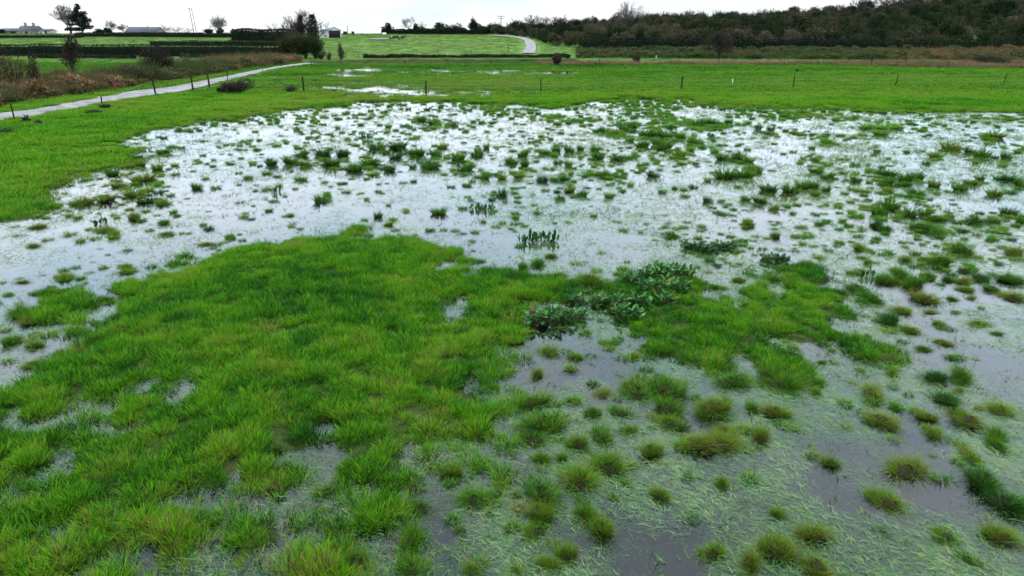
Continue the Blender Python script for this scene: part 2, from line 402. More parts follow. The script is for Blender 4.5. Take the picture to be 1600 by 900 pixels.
so.rotation_euler = Vector((-math.sin(SUN_AZ) * math.cos(SUN_EL), -math.cos(SUN_AZ) * math.cos(SUN_EL), -math.sin(SUN_EL))).to_track_quat('-Z', 'Y').to_euler()
so.location = (0, 0, 60)
SC.view_settings.view_transform = 'Standard'; SC.view_settings.look = 'None'; SC.view_settings.exposure = 0.1; SC.view_settings.gamma = 1
SC.render.engine = 'CYCLES'
cy = SC.cycles; cy.max_bounces = 6; cy.diffuse_bounces = 2; cy.glossy_bounces = 2; cy.transmission_bounces = 2; cy.transparent_max_bounces = 6; cy.caustics_reflective = False; cy.caustics_refractive = False
cy.use_denoising = True

# ------------------------------------------------------------------ ground
NR, NC = 900, 520
sv = np.linspace(math.log(3.5), math.log(4008), NR); Yv = np.exp(sv) - 8 + 2.0
uv = np.linspace(-1.5, 1.5, NC)
YY, UU = np.meshgrid(Yv, uv, indexing='ij'); XX = UU * (YY + 9)
CV = cover(XX.ravel(), YY.ravel()); ZZ = ground_z(XX.ravel(), YY.ravel(), CV)
ii = np.arange(NR * NC).reshape(NR, NC)
Q = np.stack([ii[:-1, :-1], ii[:-1, 1:], ii[1:, 1:], ii[1:, :-1]], -1).reshape(-1, 4)
m, nt, o = mat('ground_turf_and_mud')
n1 = noise(nt, .35, 4); n2 = noise(nt, 3.0, 5); n3 = noise(nt, .05, 3)
g = ramp(nt, [(.2, (.020, .085, .006)), (.42, (.050, .165, .006)), (.62, (.105, .205, .009)), (.85, (.14, .16, .03))], math_(nt, 'ADD', math_(nt, 'MULTIPLY', n1, .5), math_(nt, 'MULTIPLY', n2, .5)))
g = mixc(nt, ramp(nt, [(.4, (0, 0, 0)), (.65, (.5, .5, .5))], n3), g, (.04, .19, .014))
g = mixc(nt, attr(nt, 'lawn'), mixc(nt, n2, (.018, .030, .008), (.045, .055, .014)), g)
mud = mixc(nt, n2, (.022, .025, .028), (.052, .056, .058))
c = mixc(nt, ramp(nt, [(.30, (0, 0, 0)), (.62, (1, 1, 1))], attr(nt, 'turf')), mud, g)
# hill pasture: duller, older grass
hill = mixc(nt, noise(nt, .25, 4), (.06, .16, .018), (.13, .21, .032))
c = mixc(nt, attr(nt, 'pasture'), c, hill)
principled(nt, o, c, .95, .08, bump=n2, bstr=.35, bdist=.04)
turf = np.interp(CV / (1 + .04 * np.clip(YY.ravel() - 14, 0, 60)), [-.3, .3], [0, 1])
# the clearer patches of far fields keep their own green
me = mesh_from('ground', np.stack([XX.ravel(), YY.ravel(), ZZ], 1), Q, m, {'lawn': ('POINT', sstep((YY.ravel() - 24) / 10)), 'turf': ('POINT', turf), 'pasture': ('POINT', sstep((YY.ravel() - 138) / 12))}, smooth=True)
tag(obj('ground', me), kind='structure')
def gz(x, y): return ground_z(np.atleast_1d(np.asarray(x, float)), np.atleast_1d(np.asarray(y, float)))

# ------------------------------------------------------------------ flood water
m, nt, o = mat('flood_water')
fr = nd(nt, 'ShaderNodeFresnel'); fr.inputs['IOR'].default_value = 1.42
gl = nd(nt, 'ShaderNodeBsdfGlossy'); gl.inputs['Roughness'].default_value = .03; gl.inputs['Color'].default_value = (1, 1, 1, 1)
mpn = nd(nt, 'ShaderNodeMapping'); mpn.inputs['Scale'].default_value = (1, 1.6, 1); nt.links.new(pos(nt), mpn.inputs[0])
hb = math_(nt, 'ADD', noise(nt, 9, 3, mpn.outputs[0]), math_(nt, 'MULTIPLY', noise(nt, 1.2, 2, mpn.outputs[0]), 1.5))
b = nd(nt, 'ShaderNodeBump'); b.inputs['Strength'].default_value = .12; b.inputs['Distance'].default_value = .012; nt.links.new(hb, b.inputs['Height'])
nt.links.new(b.outputs[0], gl.inputs['Normal']); nt.links.new(b.outputs[0], fr.inputs['Normal'])
tr = nd(nt, 'ShaderNodeBsdfTransparent'); tr.inputs[0].default_value = (.58, .66, .64, 1)
mx = nd(nt, 'ShaderNodeMixShader'); nt.links.new(fr.outputs[0], mx.inputs[0]); nt.links.new(tr.outputs[0], mx.inputs[1]); nt.links.new(gl.outputs[0], mx.inputs[2])
nt.links.new(mx.outputs[0], o.inputs[0])
WV = [(-70, 0, 0), (70, 0, 0), (150, 119, 0), (-150, 119, 0)]
tag(obj('flood_water', mesh_from('flood_water', WV, np.array([[0, 1, 2, 3]]), m)), kind='structure')

# ------------------------------------------------------------------ lanes
def ribbon(name, L, R, m, dz=.07, sub=6):
    V = []; Qd = []
    n = len(L)
    def interp(A, s):
        i = min(int(s), n - 2); f = s - i
        def cr(j): return np.array(A[max(0, min(n - 1, j))][:2])
        p0, p1, p2, p3 = cr(i - 1), cr(i), cr(i + 1), cr(i + 2)
        return .5 * (2 * p1 + (p2 - p0) * f + (2 * p0 - 5 * p1 + 4 * p2 - p3) * f * f + (3 * p1 - p0 - 3 * p2 + p3) * f ** 3)
    k = 7; RUT = []
    for s in np.linspace(0, n - 1, (n - 1) * 14 + 1):
        a = interp(L, s); c = interp(R, s)
        for q in range(k):
            p = a + (c - a) * q / (k - 1)
            jit = (random.random() - .5) * .5 if q in (0, k - 1) else 0; RUT.append((.6, .1, .0, .35, .0, .1, .6)[q])
            V.append((p[0] + jit, p[1], .02 if q == k // 2 else 0))
    V = np.array(V, float); V[:, 2] += np.maximum(gz(V[:, 0], V[:, 1]), macro(V[:, 0], V[:, 1]) + .02) + dz
    rows = len(V) // k
    for i in range(rows - 1):
        for q in range(k - 1): Qd.append([i * k + q, i * k + q + 1, (i + 1) * k + q + 1, (i + 1) * k + q])
    return obj(name, mesh_from(name, V, np.array(Qd), m, {'rut': ('POINT', RUT)}, smooth=True))
m, nt, o = mat('wet_gravel_lane')
n1 = noise(nt, 1.2, 5); n2 = noise(nt, 14, 4)
c = mixc(nt, ramp(nt, [(.35, (0, 0, 0)), (.65, (1, 1, 1))], noise(nt, .5, 6)), (.06, .056, .056), (.18, .17, .175))
rut = attr(nt, 'rut'); c = mixc(nt, math_(nt, 'MULTIPLY', rut, math_(nt, 'MULTIPLY', n1, 1.1), True), c, (.05, .055, .035)); c = mixc(nt, math_(nt, 'MULTIPLY', n2, .5), c, (.22, .20, .21))
principled(nt, o, c, ramp(nt, [(.4, (.55, .55, .55)), (.6, (.85, .85, .85))], n1), .3, bump=n2, bstr=.4, bdist=.03)
LANE = m
LL = [(-420, 232), (-120, 194), (0, 179), (60, 172), (120, 160), (200, 145), (260, 138), (310, 129), (350, 121), (390, 112.5), (430, 105), (470, 100), (500, 98)]
LR = [(-420, 268), (-120, 214), (0, 193), (60, 183), (120, 171), (200, 157), (260, 149), (310, 138), (350, 128), (390, 118), (430, 108.5), (470, 102.5), (500, 99.5)]
tag(ribbon('farm_lane', [G(*p) for p in LL], [G(*p) for p in LR], LANE), kind='structure')
L2 = [(768, 56.4), (797, 58.8), (814, 62.6), (821, 68), (821, 76), (815, 85)]
R2 = [(771, 55.6), (800, 57.4), (824, 61.5), (835, 68), (838, 76), (836, 85)]
LANE_A = poly(LL[:] + LR[::-1])
HILL_A = poly(L2[:] + R2[::-1])
def off_lane(x, y, g=.25): return (sdf_poly(LANE_A, x, y) < -g) & (sdf_poly(HILL_A, x, y) < -g)
tag(ribbon('hill_lane', [G(*p) for p in L2], [G(*p) for p in R2], LANE, dz=.25), kind='structure')

# ------------------------------------------------------------------ grass sources
def clump(seed, n, rad, h0, h1, w, **k): return blade_mesh('clump', blades(n, rad, h0, h1, w, seed, **k), M['grass'])
near_src = sources('near_clump', [clump(i, 92, .16, .10, .22, .0105, lean=.6, wind=(random.uniform(-.2, .2), random.uniform(-.2, .2))) for i in range(8)])
mid_src = sources('mid_clump', [clump(40 + i, 100, .33, .07, .19, .022, lean=.6) for i in range(6)])
far_src = sources('far_clump', [clump(80 + i, 90, .75, .05, .14, .035, lean=.7, segs=2) for i in range(6)])
def patchy(x, y):
    return .51 + .36 * (fbm(x, y, 2.6, 41, 3) - .5) + .60 * (fbm(x, y, .6, 43, 2) - .5)

# near turf: island and isles
x, y = rand_wedge(48000, 3.3, 21, 101, 1.9)
c = cover(x, y); k = (c > -.04) & in_view(x, y, .2)
r = np.random.default_rng(5)
k &= r.uniform(0, 1, len(x)) < np.clip(.42 + c * 1.6, 0, .95)
x, y, c = x[k], y[k], c[k]
tint = patchy(x, y) - .10 * np.clip(1 - c * 1.2, 0, 1) + r.normal(0, .06, len(x))
tint += .10 * (sstep((10.5 - y) / 4)) + .40 * (r.uniform(0, 1, len(x)) < .035) - .03
def cells(x, y, s, seed):
    ix = np.floor(x / s); iy = np.floor(y / s); best = np.full(x.shape, 9.); cid = np.zeros(x.shape)
    for i in (-1, 0, 1):
        for j in (-1, 0, 1):
            a, b = ix + i, iy + j; cx = (a + .1 + .8 * _hash(a, b, seed)) * s; cyy = (b + .1 + .8 * _hash(a, b, seed + 1)) * s
            d = np.hypot(x - cx, y - cyy) / s; cid = np.where(d < best, _hash(a, b, seed + 2), cid); best = np.minimum(best, d)
    return best, cid
for (ga, gb, gs, gv) in ((470, 425, 2.6, .0), (330, 440, 1.8, -.05), (250, 520, 1.6, -.05), (640, 560, 1.8, .06), (520, 620, 1.4, .04), (1130, 480, 1.6, .10), (120, 720, 1.2, -.10), (1330, 540, 1.2, -.12)):
    gp = G(ga, gb); tint = tint + gv * np.exp(-((x - gp[0]) ** 2 + (y - gp[1]) ** 2) / gs ** 2)
f1, cid = cells(x, y, .30, 300); tint = tint - .13 * sstep((x - .8) / 1.5)
hm = np.clip(np.clip(1.25 - 1.15 * f1, .5, 1.15) * (.75 + .45 * fbm(x, y, 1.4, 61, 2)) * (.85 + .3 * cid), .4, .98) * (1 - .2 * sstep((x - .8) / 1.5))
tint = tint + .24 * (cid - .5) - .22 * np.clip(f1 - .35, 0, .5)
keepm = r.uniform(0, 1, len(x)) < np.clip(1.45 - 1.2 * f1, .3, 1)
x, y, c, tint, hm = x[keepm], y[keepm], c[keepm], tint[keepm], hm[keepm]
o = scat_xy('meadow_grass', x, y, gz(x, y) - .015, near_src, 8, .72, 1.05, tint, 1, zs=(.75, 1.15), smul=hm)
tag(o, 'thick bright green grass on the banks standing out of the water', 'grass', kind='stuff')
NEAR_N = len(x)

# mid turf: the shore field to the left and beyond, 20 to 60 m
x, y = rand_wedge(60000, 19, 62, 102)
c = cover(x, y); k = (c > -.15) & in_view(x, y); r = np.random.default_rng(6)
k &= r.uniform(0, 1, len(x)) < np.clip(.22 + c * .5, 0, 1)
k &= ((y > 21) | (x < -2)) & off_lane(x, y, -.05)
x, y, c = x[k], y[k], c[k]
tint = .50 + .65 * (fbm(x, y, 6, 44, 3) - .5) + .3 * (fbm(x, y, 1.6, 45, 2) - .5) + .14 * np.exp(-np.clip(c, 0, 9)) + r.normal(0, .05, len(x))
o = scat_xy('shore_grass', x, y, gz(x, y) - .01, mid_src, 6, .8, 1.3, tint, 2, smul=.45 + 1.1 * fbm(x, y, 1.5, 62, 2))
tag(o, 'yellow-green grass of the field along the far shore of the flood', 'grass', kind='stuff')
MID_N = len(x)
# far turf 58 to 126 m
x, y = rand_wedge(60000, 58, 127, 103)
c = cover(x, y); r = np.random.default_rng(7)
k = (r.uniform(0, 1, len(x)) < np.clip(.5 + c * .9, .05, 1)) & ((c > -.3) | (r.uniform(0, 1, len(x)) < .5)) & off_lane(x, y, .5)
x, y, c = x[k], y[k], c[k]
tint = .46 + .5 * (fbm(x, y * 2.2, 14, 46, 3) - .5) + .4 * (fbm(x, y * 1.5, 4, 47, 2) - .5) - .14 * sstep((y - 92) / 25) + .16 * (1 - sstep((y - 60) / 32)) + r.normal(0, .05, len(x))
o = scat_xy('field_grass', x, y, gz(x, y) - .01, far_src, 6, .8, 1.4, tint, 3, zs=(.6, 1.3))
tag(o, 'smooth bright green grass of the field behind the flood', 'grass', kind='stuff')

# ------------------------------------------------------------------ sprigs in the water
spr_src = sources('sprig', [blade_mesh('sprig', blades(random.randint(6, 16), .09 + .05 * (i % 3), .03, .10, .010, 200 + i, lean=1.1, segs=2), M['grass']) for i in range(8)])
x, y = rand_wedge(165000, 3.6, 52, 104, 1.4)
c = cover(x, y); r = np.random.default_rng(8)
dn = .20 + 1.1 * np.clip((fbm(x, y * 1.0, 2.2, 48, 3) - .45) * 2.2, 0, 1) + .5 * np.exp(-np.clip(-c, 0, 5) / .9)
dn *= .55 + .45 * sstep((x / (y + 1) + .35) / .6)
dn *= np.interp(y, [6, 10, 16, 30, 52], [.7, .6, .75, 1, 1])
k = (c < .05) & in_view(x, y) & (r.uniform(0, 1, len(x)) < dn * .85)
x, y, c = x[k], y[k], c[k]
tint = .30 + .7 * fbm(x, y, 3, 49, 2) * .8 + r.normal(0, .12, len(x))
o = scat_xy('sparse_grass_sprigs', x, y, np.full(len(x), -.02), spr_src, 8, .5, 1.5, tint, 4, zs=(.25, .8), smul=np.clip(.75 + y / 55, 0, 1.4))
tag(o, 'thin scattered grass tips poking through the flood water', 'grass', kind='stuff')
# ------------------------------------------------------------------ floating and drowned blades
def flat_mat(seed, n, rad, L0, L1, w, ang=2.3, spread=.55, z0=.002, z1=.012):
    r = np.random.default_rng(seed)
    a = r.uniform(0, 2 * PI, n); q = np.sqrt(r.uniform(0, 1, n)) * rad
    bx, by = q * np.cos(a), q * np.sin(a); d = ang + r.normal(0, spread, n) + PI * (r.uniform(0, 1, n) < .25)
    L = r.uniform(L0, L1, n); bend = r.normal(0, .25, n); zz = r.uniform(z0, z1, n); ww = w * r.uniform(.5, 1.3, n)
    V = np.zeros((n, 4, 2, 3), np.float32)
    for k in range(4):
        s = k / 3; dd = d + bend * s
        cx = bx + np.cos(d + bend * s * .5) * L * s; cyy = by + np.sin(d + bend * s * .5) * L * s
        wk = ww * (1 - s ** 2 * .9) * .5
        z = zz + .006 * math.sin(s * PI)
        V[:, k, 0] = np.stack([cx - np.sin(dd) * wk, cyy + np.cos(dd) * wk, z], 1); V[:, k, 1] = np.stack([cx + np.sin(dd) * wk, cyy - np.cos(dd) * wk, z + ww * .2], 1)
    base = np.arange(n)[:, None] * 8 + np.arange(3)[None] * 2
    Qd = np.stack([base, base + 1, base + 3, base + 2], -1).reshape(-1, 4)
    return V.reshape(-1, 3), Qd, np.repeat(r.uniform(0, 1, n), 3), np.ones(n * 8)
mat_src = sources('float_mat', [blade_mesh('float_mat', merge([flat_mat(300 + i, 12, .22, .06, .17, .005, spread=.8), flat_mat(340 + i, 90, .25, .05, .17, .0065, spread=.8, z0=-.04, z1=-.004)]), M['mat']) for i in range(6)])
x, y = rand_wedge(52000, 3.4, 46, 105, 1.3)
c = cover(x, y); r = np.random.default_rng(9)
# thickest near the camera on the right, thinning away into open water
nz = fbm(x, y, 1.3, 51, 3)
dn = np.interp(y, [4, 7, 9.5, 12, 15, 20, 30, 46], [1.3, 1.1, .95, .8, .62, .55, .5, .4]) * (sstep((nz - .37) / .16) * .95 + .03) + .2 * np.exp(-np.clip(-c, 0, 5) / .3)
# clear dark pools
for a, b, ww, hh in ell([(1205, 722, 36, 20), (1010, 722, 26, 8), (805, 742, 40, 18), (650, 770, 36, 13), (885, 590, 55, 22), (960, 575, 50, 26), (1320, 700, 24, 24), (1420, 660, 40, 30), (1480, 650, 30, 30), (1070, 855, 26, 16), (930, 850, 14, 20), (1100, 600, 20, 14), (860, 800, 16, 20), (1540, 560, 60, 50), (700, 830, 30, 30), (1330, 690, 30, 14), (1040, 520, 60, 20)]):
    dn *= np.clip(np.sqrt(((x - a) / ww) ** 2 + ((y - b) / hh) ** 2) * 1.0 - .45 + 1.2 * (nz - .5), 0, 1)
dn *= 1 - .55 * sstep((.3 - x) / 2); k = (c < .12) & in_view(x, y, .1) & (r.uniform(0, 1, len(x)) < dn * .8)
x, y, c = x[k], y[k], c[k]
tint = .52 + .75 * (fbm(x, y, .9, 52, 2) - .5) + r.normal(0, .08, len(x)) - .12 * sstep((y - 12) / 10)
o = scat_xy('floating_grass', x, y, np.zeros(len(x)), mat_src, 6, .8, 1.3, tint, 5, tilt=0, rz=r.normal(0, .35, len(x)), smul=np.clip(.8 + y / 40, 0, 1.4))
tag(o, 'pale green grass blades floating and drowned in the shallow water', 'grass', kind='stuff')
MAT_N = len(x)
print('SCATTER', NEAR_N, MID_N, MAT_N)

# ------------------------------------------------------------------ tussocks standing alone in the water: photo x, base y, width, height, tone
# g green, b bright, y yellow-green, o olive-brown, d dark
T = '''856 558 36 14 y|902 563 26 18 y|840 592 22 32 o|995 563 18 14 o|1015 555 26 18 g|832 641 52 34 g|892 633 22 16 g|852 677 68 32 g|836 697 44 22 g|928 652 26 26 g|905 706 34 40 b|938 695 45 28 g|845 725 28 24 g|878 722 20 22 g
985 680 28 22 g|1000 627 55 36 b|1045 624 58 44 g|945 622 30 12 o|1048 652 52 36 g|1050 672 44 22 b|975 655 35 22 g|1123 650 64 42 y|1122 661 40 18 g|1180 645 24 22 g|1135 681 34 20 o|1092 706 56 24 o|1132 710 60 36 o|1192 695 32 44 o|1018 714 34 36 o|954 748 54 44 y|990 735 22 16 g|1150 607 50 26 g
850 787 62 40 g|902 772 62 38 y|840 815 46 40 y|915 815 34 40 g|938 838 40 44 y|842 843 42 24 y|885 878 35 50 y|860 892 30 40 y|805 778 18 16 y|982 762 20 14 g|1033 786 30 30 o|1117 878 36 34 y|1175 892 40 36 o|1130 762 24 24 b|960 781 20 16 b|805 900 30 24 y
1218 812 26 24 y|1283 850 50 40 o|1218 878 52 60 o|1285 906 60 48 o|1303 732 30 26 b|1428 753 64 30 o|1365 780 22 24 b|1402 802 50 26 b|1385 838 26 18 g|1490 852 42 20 b|1520 885 36 18 g|1545 765 56 48 d|1575 800 62 36 d|1525 722 36 18 o|1580 858 50 40 o
1463 600 34 28 d|1512 600 38 30 g|1482 633 40 28 d|1505 617 22 16 o|1456 660 30 26 o|1466 687 36 18 y|1368 625 44 22 o|1402 642 15 18 g|1385 668 50 24 o|1397 588 16 20 b|1284 570 14 12 g|1281 620 24 18 b|1447 550 20 16 g|1478 540 26 12 o|1535 646 20 12 o|1573 650 42 22 o|1527 670 52 22 o|1563 690 30 32 g|1568 708 34 26 g|1215 655 40 34 o|1225 612 50 36 g|1205 600 40 40 g
1212 442 20 18 g|1259 424 26 22 g|1342 458 34 24 g|1342 433 24 14 y|1368 474 36 24 g|1395 510 36 30 d|1413 492 32 16 o|1428 523 28 20 o|1358 528 18 12 b|1357 415 14 22 o|1345 392 16 18 o|1390 445 34 24 g|1413 440 24 24 g|1437 452 30 28 g|1454 438 22 20 g|1420 412 22 16 o|1448 410 18 14 g|1442 416 12 10 o|1475 417 30 28 g|1512 400 38 28 g|1485 442 14 18 d|1512 428 22 16 g|1512 445 24 16 o|1512 457 24 12 g|1538 441 30 20 d|1558 457 30 14 g|1583 443 38 18 g|1592 473 36 20 o|1455 475 40 18 o|1460 492 20 10 o|1492 471 14 12 g|1523 470 18 10 o|1535 484 10 10 o|1538 512 26 16 o|1560 525 20 12 g|1475 512 24 8 y|1590 400 30 20 o
1205 302 28 12 d|1237 304 24 16 g|1255 296 20 14 g|1273 296 22 14 g|1293 301 14 16 g|1276 308 16 12 o|1277 272 16 10 g|1297 281 20 12 g|1277 254 12 9 d|1289 257 12 7 o|1270 234 10 8 g|1295 226 20 6 g|1339 260 16 8 g|1340 287 16 10 d|1333 298 12 8 o|1372 240 10 10 d|1390 277 26 12 g|1390 290 18 14 g|1419 286 22 26 g|1438 282 18 22 g|1419 292 14 10 d|1450 258 14 8 d|1463 294 18 16 o|1466 305 12 8 o|1436 307 20 12 g|1390 302 18 10 o|1390 314 10 12 g|1407 308 14 8 g|1396 329 28 20 g|1375 337 18 18 g|1373 357 20 20 d|1390 362 20 14 g|1425 340 24 16 g|1449 340 18 18 g|1465 347 26 18 g|1445 362 40 20 g|1470 370 30 14 g|1350 361 16 8 g|1333 336 12 10 y|1318 348 12 10 g|1344 342 16 6 g|1212 330 14 12 o|1231 326 10 7 g|1247 323 12 6 g|1240 336 10 8 g|1213 373 16 20 o|1243 372 12 10 o|1266 372 18 8 g
1466 248 20 10 y|1492 236 28 8 o|1519 241 18 10 d|1539 248 24 18 g|1557 249 12 8 d|1575 250 18 14 g|1595 240 14 8 g|1527 257 10 12 g|1570 262 14 8 g|1505 300 22 14 g|1523 290 20 8 o|1535 284 14 16 g|1560 308 20 14 o|1583 304 18 8 g|1563 282 14 10 g|1580 285 20 14 d|1597 292 18 20 g|1523 352 28 16 d|1557 352 30 14 g|1583 338 26 14 d|1597 350 16 16 g|1530 370 14 10 o|1505 362 16 8 y|1560 218 34 8 y|1478 198 8 10 y|1358 203 22 5 y|1382 204 24 6 y|1405 204 22 5 y|1380 213 22 7 g
945 208 20 10 g|975 206 20 12 g|988 201 14 12 g|1015 214 28 14 g|1005 232 20 12 d|985 222 14 10 g|1040 216 24 8 g|1040 235 22 14 g|1063 247 16 12 y|1065 218 20 12 g|1085 226 20 14 y|1080 238 12 10 g|1090 198 24 12 g|1110 195 30 14 g|1140 195 16 12 g|1030 228 20 12 g|960 212 20 8 y|1050 201 18 6 g
817 246 20 12 g|820 262 16 16 g|803 257 10 14 g|850 243 18 10 g|870 239 18 12 g|866 247 12 8 g|871 257 14 10 d|890 240 20 12 g|907 237 14 14 g|888 262 14 24 g|882 284 18 12 g|892 274 10 10 y|935 250 16 16 g|965 253 14 14 d|978 250 10 10 d|990 248 14 8 g|930 238 16 10 g|922 274 12 10 g|932 276 10 12 g|943 277 16 14 y|953 281 10 8 g|848 286 20 12 d|810 280 14 12 o|867 285 14 10 g|891 302 14 14 o|909 309 20 12 g|876 315 18 10 g|952 311 18 10 g|986 292 10 10 g|973 301 12 8 g|1020 279 18 12 d|1036 303 14 10 g|1055 297 10 8 d|1069 299 12 8 g|1085 296 16 8 d|1072 310 16 6 g|1106 318 16 12 d|1127 318 10 7 d|1107 285 12 12 g|1130 252 20 14 g|1155 250 20 14 g|1170 255 16 12 o|1135 281 28 20 g|1165 280 26 18 g|1182 271 20 14 g|1118 240 14 10 g|1155 295 12 8 g|1166 316 14 12 g|1190 320 24 14 g|1197 300 12 12 y|1171 356 18 16 y|1058 360 14 8 y|1052 371 22 10 g|1045 351 10 6 g|975 363 16 8 g|1002 365 8 12 o|928 340 10 8 g|805 343 12 12 o|1132 338 18 5 g|871 196 14 7 b
422 260 18 14 d|450 258 24 14 g|470 246 22 8 g|503 246 26 14 d|533 246 22 18 d|475 262 20 12 g|515 262 30 12 g|552 270 26 18 g|587 236 30 12 g|620 234 30 14 g|650 245 26 20 g|618 250 20 10 d|578 260 24 14 g|607 270 24 12 d|583 276 18 8 g|645 264 12 12 d|670 265 32 12 g|690 233 18 10 o|680 246 20 10 g|715 252 20 18 g|760 234 12 14 g|745 245 24 12 g|797 256 14 14 g
415 274 16 8 g|468 284 20 5 g|415 299 16 9 o|434 293 12 8 o|500 318 24 10 g|510 308 12 10 g|540 303 14 6 g|572 314 8 10 g|606 323 8 10 o|590 342 14 14 d|604 355 16 10 o|613 346 14 10 y|634 333 10 8 o|685 337 20 14 g|646 286 10 7 d|728 269 26 12 g|758 282 20 14 g|764 276 10 10 g|784 282 16 12 o|784 308 18 14 d|755 349 10 10 o|711 363 14 8 g|775 357 14 8 g|606 200 10 10 g|630 199 12 6 d|640 201 8 8 g|677 203 8 5 g|677 196 20 14 g|658 190 16 10 g|527 202 8 10 g|490 207 10 5 g
210 252 20 8 d|213 262 20 12 o|243 268 18 14 o|271 261 12 8 o|218 286 30 14 o|182 294 20 10 o|172 276 20 8 d|272 275 12 6 d|223 320 24 11 d|250 322 22 11 o|205 309 28 8 o|245 304 16 10 d|232 300 12 12 o|205 345 20 24 o|225 333 14 6 o|269 335 12 10 g|251 352 22 12 g|255 371 22 8 g|231 363 14 8 g|54 358 22 9 o|82 326 14 10 o|22 371 12 6 o|105 370 18 8 o|160 365 28 14 o|172 371 20 12 o|335 297 16 8 g|305 297 16 12 g|386 281 14 10 g|283 367 8 10 g|358 373 14 10 g|145 376 16 8 o|160 318 30 14 o|125 322 30 10 o|252 242 18 10 g|282 233 10 6 g
50 388 20 10 o|70 378 16 6 o|93 440 28 14 o|29 445 18 10 o|3 444 8 10 o|190 430 26 10 o|192 420 20 10 b|22 498 40 28 g|38 508 34 14 o|160 474 30 16 g|50 464 20 10 o|15 540 36 20 g|50 545 30 14 b|142 535 30 14 o|122 562 44 14 o|45 577 36 14 y|270 413 16 9 o|320 385 20 10 o|337 386 14 8 g|285 405 26 6 g
740 795 50 34 g|776 782 34 24 y|700 745 44 22 y|655 805 34 30 g|580 806 44 36 y|640 855 40 36 g|550 895 44 50 y|738 900 34 26 y|640 905 50 30 g|722 835 24 18 b|765 805 18 16 y|510 780 40 26 g
716 398 20 16 g|862 405 18 14 g|840 418 26 20 g|872 438 30 18 g|812 388 14 10 g|818 425 22 20 g|925 450 46 36 b|978 444 26 16 g|940 398 14 8 y|900 415 18 8 o|1010 352 8 6 g|981 412 10 8 g|1090 445 22 18 g|1116 452 24 14 b|1158 442 20 14 g|1108 428 14 8 o|1147 418 12 8 o|1130 408 14 8 g|1190 455 26 16 y'''
TS = []
for row in T.replace('\n', '|').split('|'):
    a = row.split()
    if len(a) == 5: TS.append((float(a[0]), float(a[1]), float(a[2]), float(a[3]), a[4]))
TONE = {'g': .38, 'b': .55, 'y': .60, 'o': .74, 'd': .16}
tus = []
for i in range(12):
    rr_ = random.Random(i); a = []
    for q in range(2 + i % 4):
        v_, q_, t_, l_ = blades(int(760 / (2 + i % 4)), rr_.uniform(.2, .36), .40, rr_.uniform(.65, 1.0), .024, 500 + i * 5 + q, lean=.6, curve=.6, segs=4, droop=.12)
        v_ = v_ * np.array([1, 1, rr_.uniform(.55, 1.1)]) + np.array([rr_.uniform(-.36, .36), rr_.uniform(-.30, .30), 0]); a.append((v_, q_, np.clip(t_ + rr_.uniform(-.2, .2), 0, 1), l_))
    th_ = []; NV = 14; Vd = [(0, 0, .40)]; Qd_ = []  # low core of dead growth, coloured near-black to put shade inside the tussock
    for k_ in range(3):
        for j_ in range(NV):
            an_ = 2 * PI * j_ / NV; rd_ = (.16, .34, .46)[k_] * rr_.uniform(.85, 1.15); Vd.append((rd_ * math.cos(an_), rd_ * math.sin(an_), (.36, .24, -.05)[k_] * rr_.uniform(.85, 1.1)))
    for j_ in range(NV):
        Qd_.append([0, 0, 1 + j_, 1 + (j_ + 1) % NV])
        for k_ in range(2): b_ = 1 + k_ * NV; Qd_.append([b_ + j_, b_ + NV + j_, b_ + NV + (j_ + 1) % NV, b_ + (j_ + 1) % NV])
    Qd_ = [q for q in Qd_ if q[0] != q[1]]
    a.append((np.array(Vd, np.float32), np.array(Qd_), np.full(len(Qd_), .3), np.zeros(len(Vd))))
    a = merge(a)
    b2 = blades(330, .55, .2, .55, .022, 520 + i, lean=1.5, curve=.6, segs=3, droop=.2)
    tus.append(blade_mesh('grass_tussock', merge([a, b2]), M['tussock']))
tusfar = []
for i in range(5):
    tusfar.append(blade_mesh('grass_tussock', blades(240, .5, .4, .95, .06, 560 + i, lean=.7, curve=.5, segs=3, droop=.15), M['tussock']))
order = sorted(range(len(TS)), key=lambda i: -TS[i][2] * TS[i][3])
keep = set(order[:296])
ORD = ['first', 'second', 'third', 'fourth', 'fifth', 'sixth', 'seventh', 'eighth', 'ninth', 'tenth', 'eleventh', 'twelfth', 'thirteenth', 'fourteenth', 'fifteenth', 'sixteenth', 'seventeenth', 'eighteenth', 'nineteenth', 'twentieth']
TW = {'g': 'green', 'b': 'bright green', 'y': 'yellow-green', 'o': 'olive-brown', 'd': 'dark green'}
def zone(px, py):
    if py < 430:
        if px < 400: return None, 'grass tussocks in the water by the left shore'
        if px < 800: return None, 'grass tussocks in the far water left of the middle'
        if px < 1200: return None, 'grass tussocks in the far water behind the dock plants'
        return None, 'grass tussocks in the far water on the right'
    if px < 210: return 'in the water left of the big grass bank', 'tussocks left of the grass bank'
    if py > 735 and px < 800: return 'in the pools below the big grass bank', 'tussocks below the grass bank'
    if py > 735 and px < 1060: return 'in the dark water at the bottom middle', 'tussocks at the bottom middle'
    if py > 735 and px < 1340: return 'in the pale drowned grass at the bottom', 'tussocks in the drowned grass'
    if py > 735: return 'in the drowned grass of the lower right corner', 'tussocks in the lower right corner'
    if px < 890 and py < 735 and py > 540: return 'just right of the big grass bank', 'tussocks right of the grass bank'
    if px < 1085 and py > 540: return 'in the water below the dock plants', 'tussocks below the dock plants'
    if px < 1260 and py > 540: return 'just below the small grass island', 'tussocks below the grass island'
    if py > 530: return 'in the water right of the small island', 'tussocks right of the grass island'
    if px < 1200: return 'around the big dock clump', 'tussocks around the dock clump'
    if px < 1434: return 'beside the right tip of the small island', 'tussocks at the island tip'
    return 'in the water near the right edge', 'tussocks near the right edge'
buckets = {}
extra = []
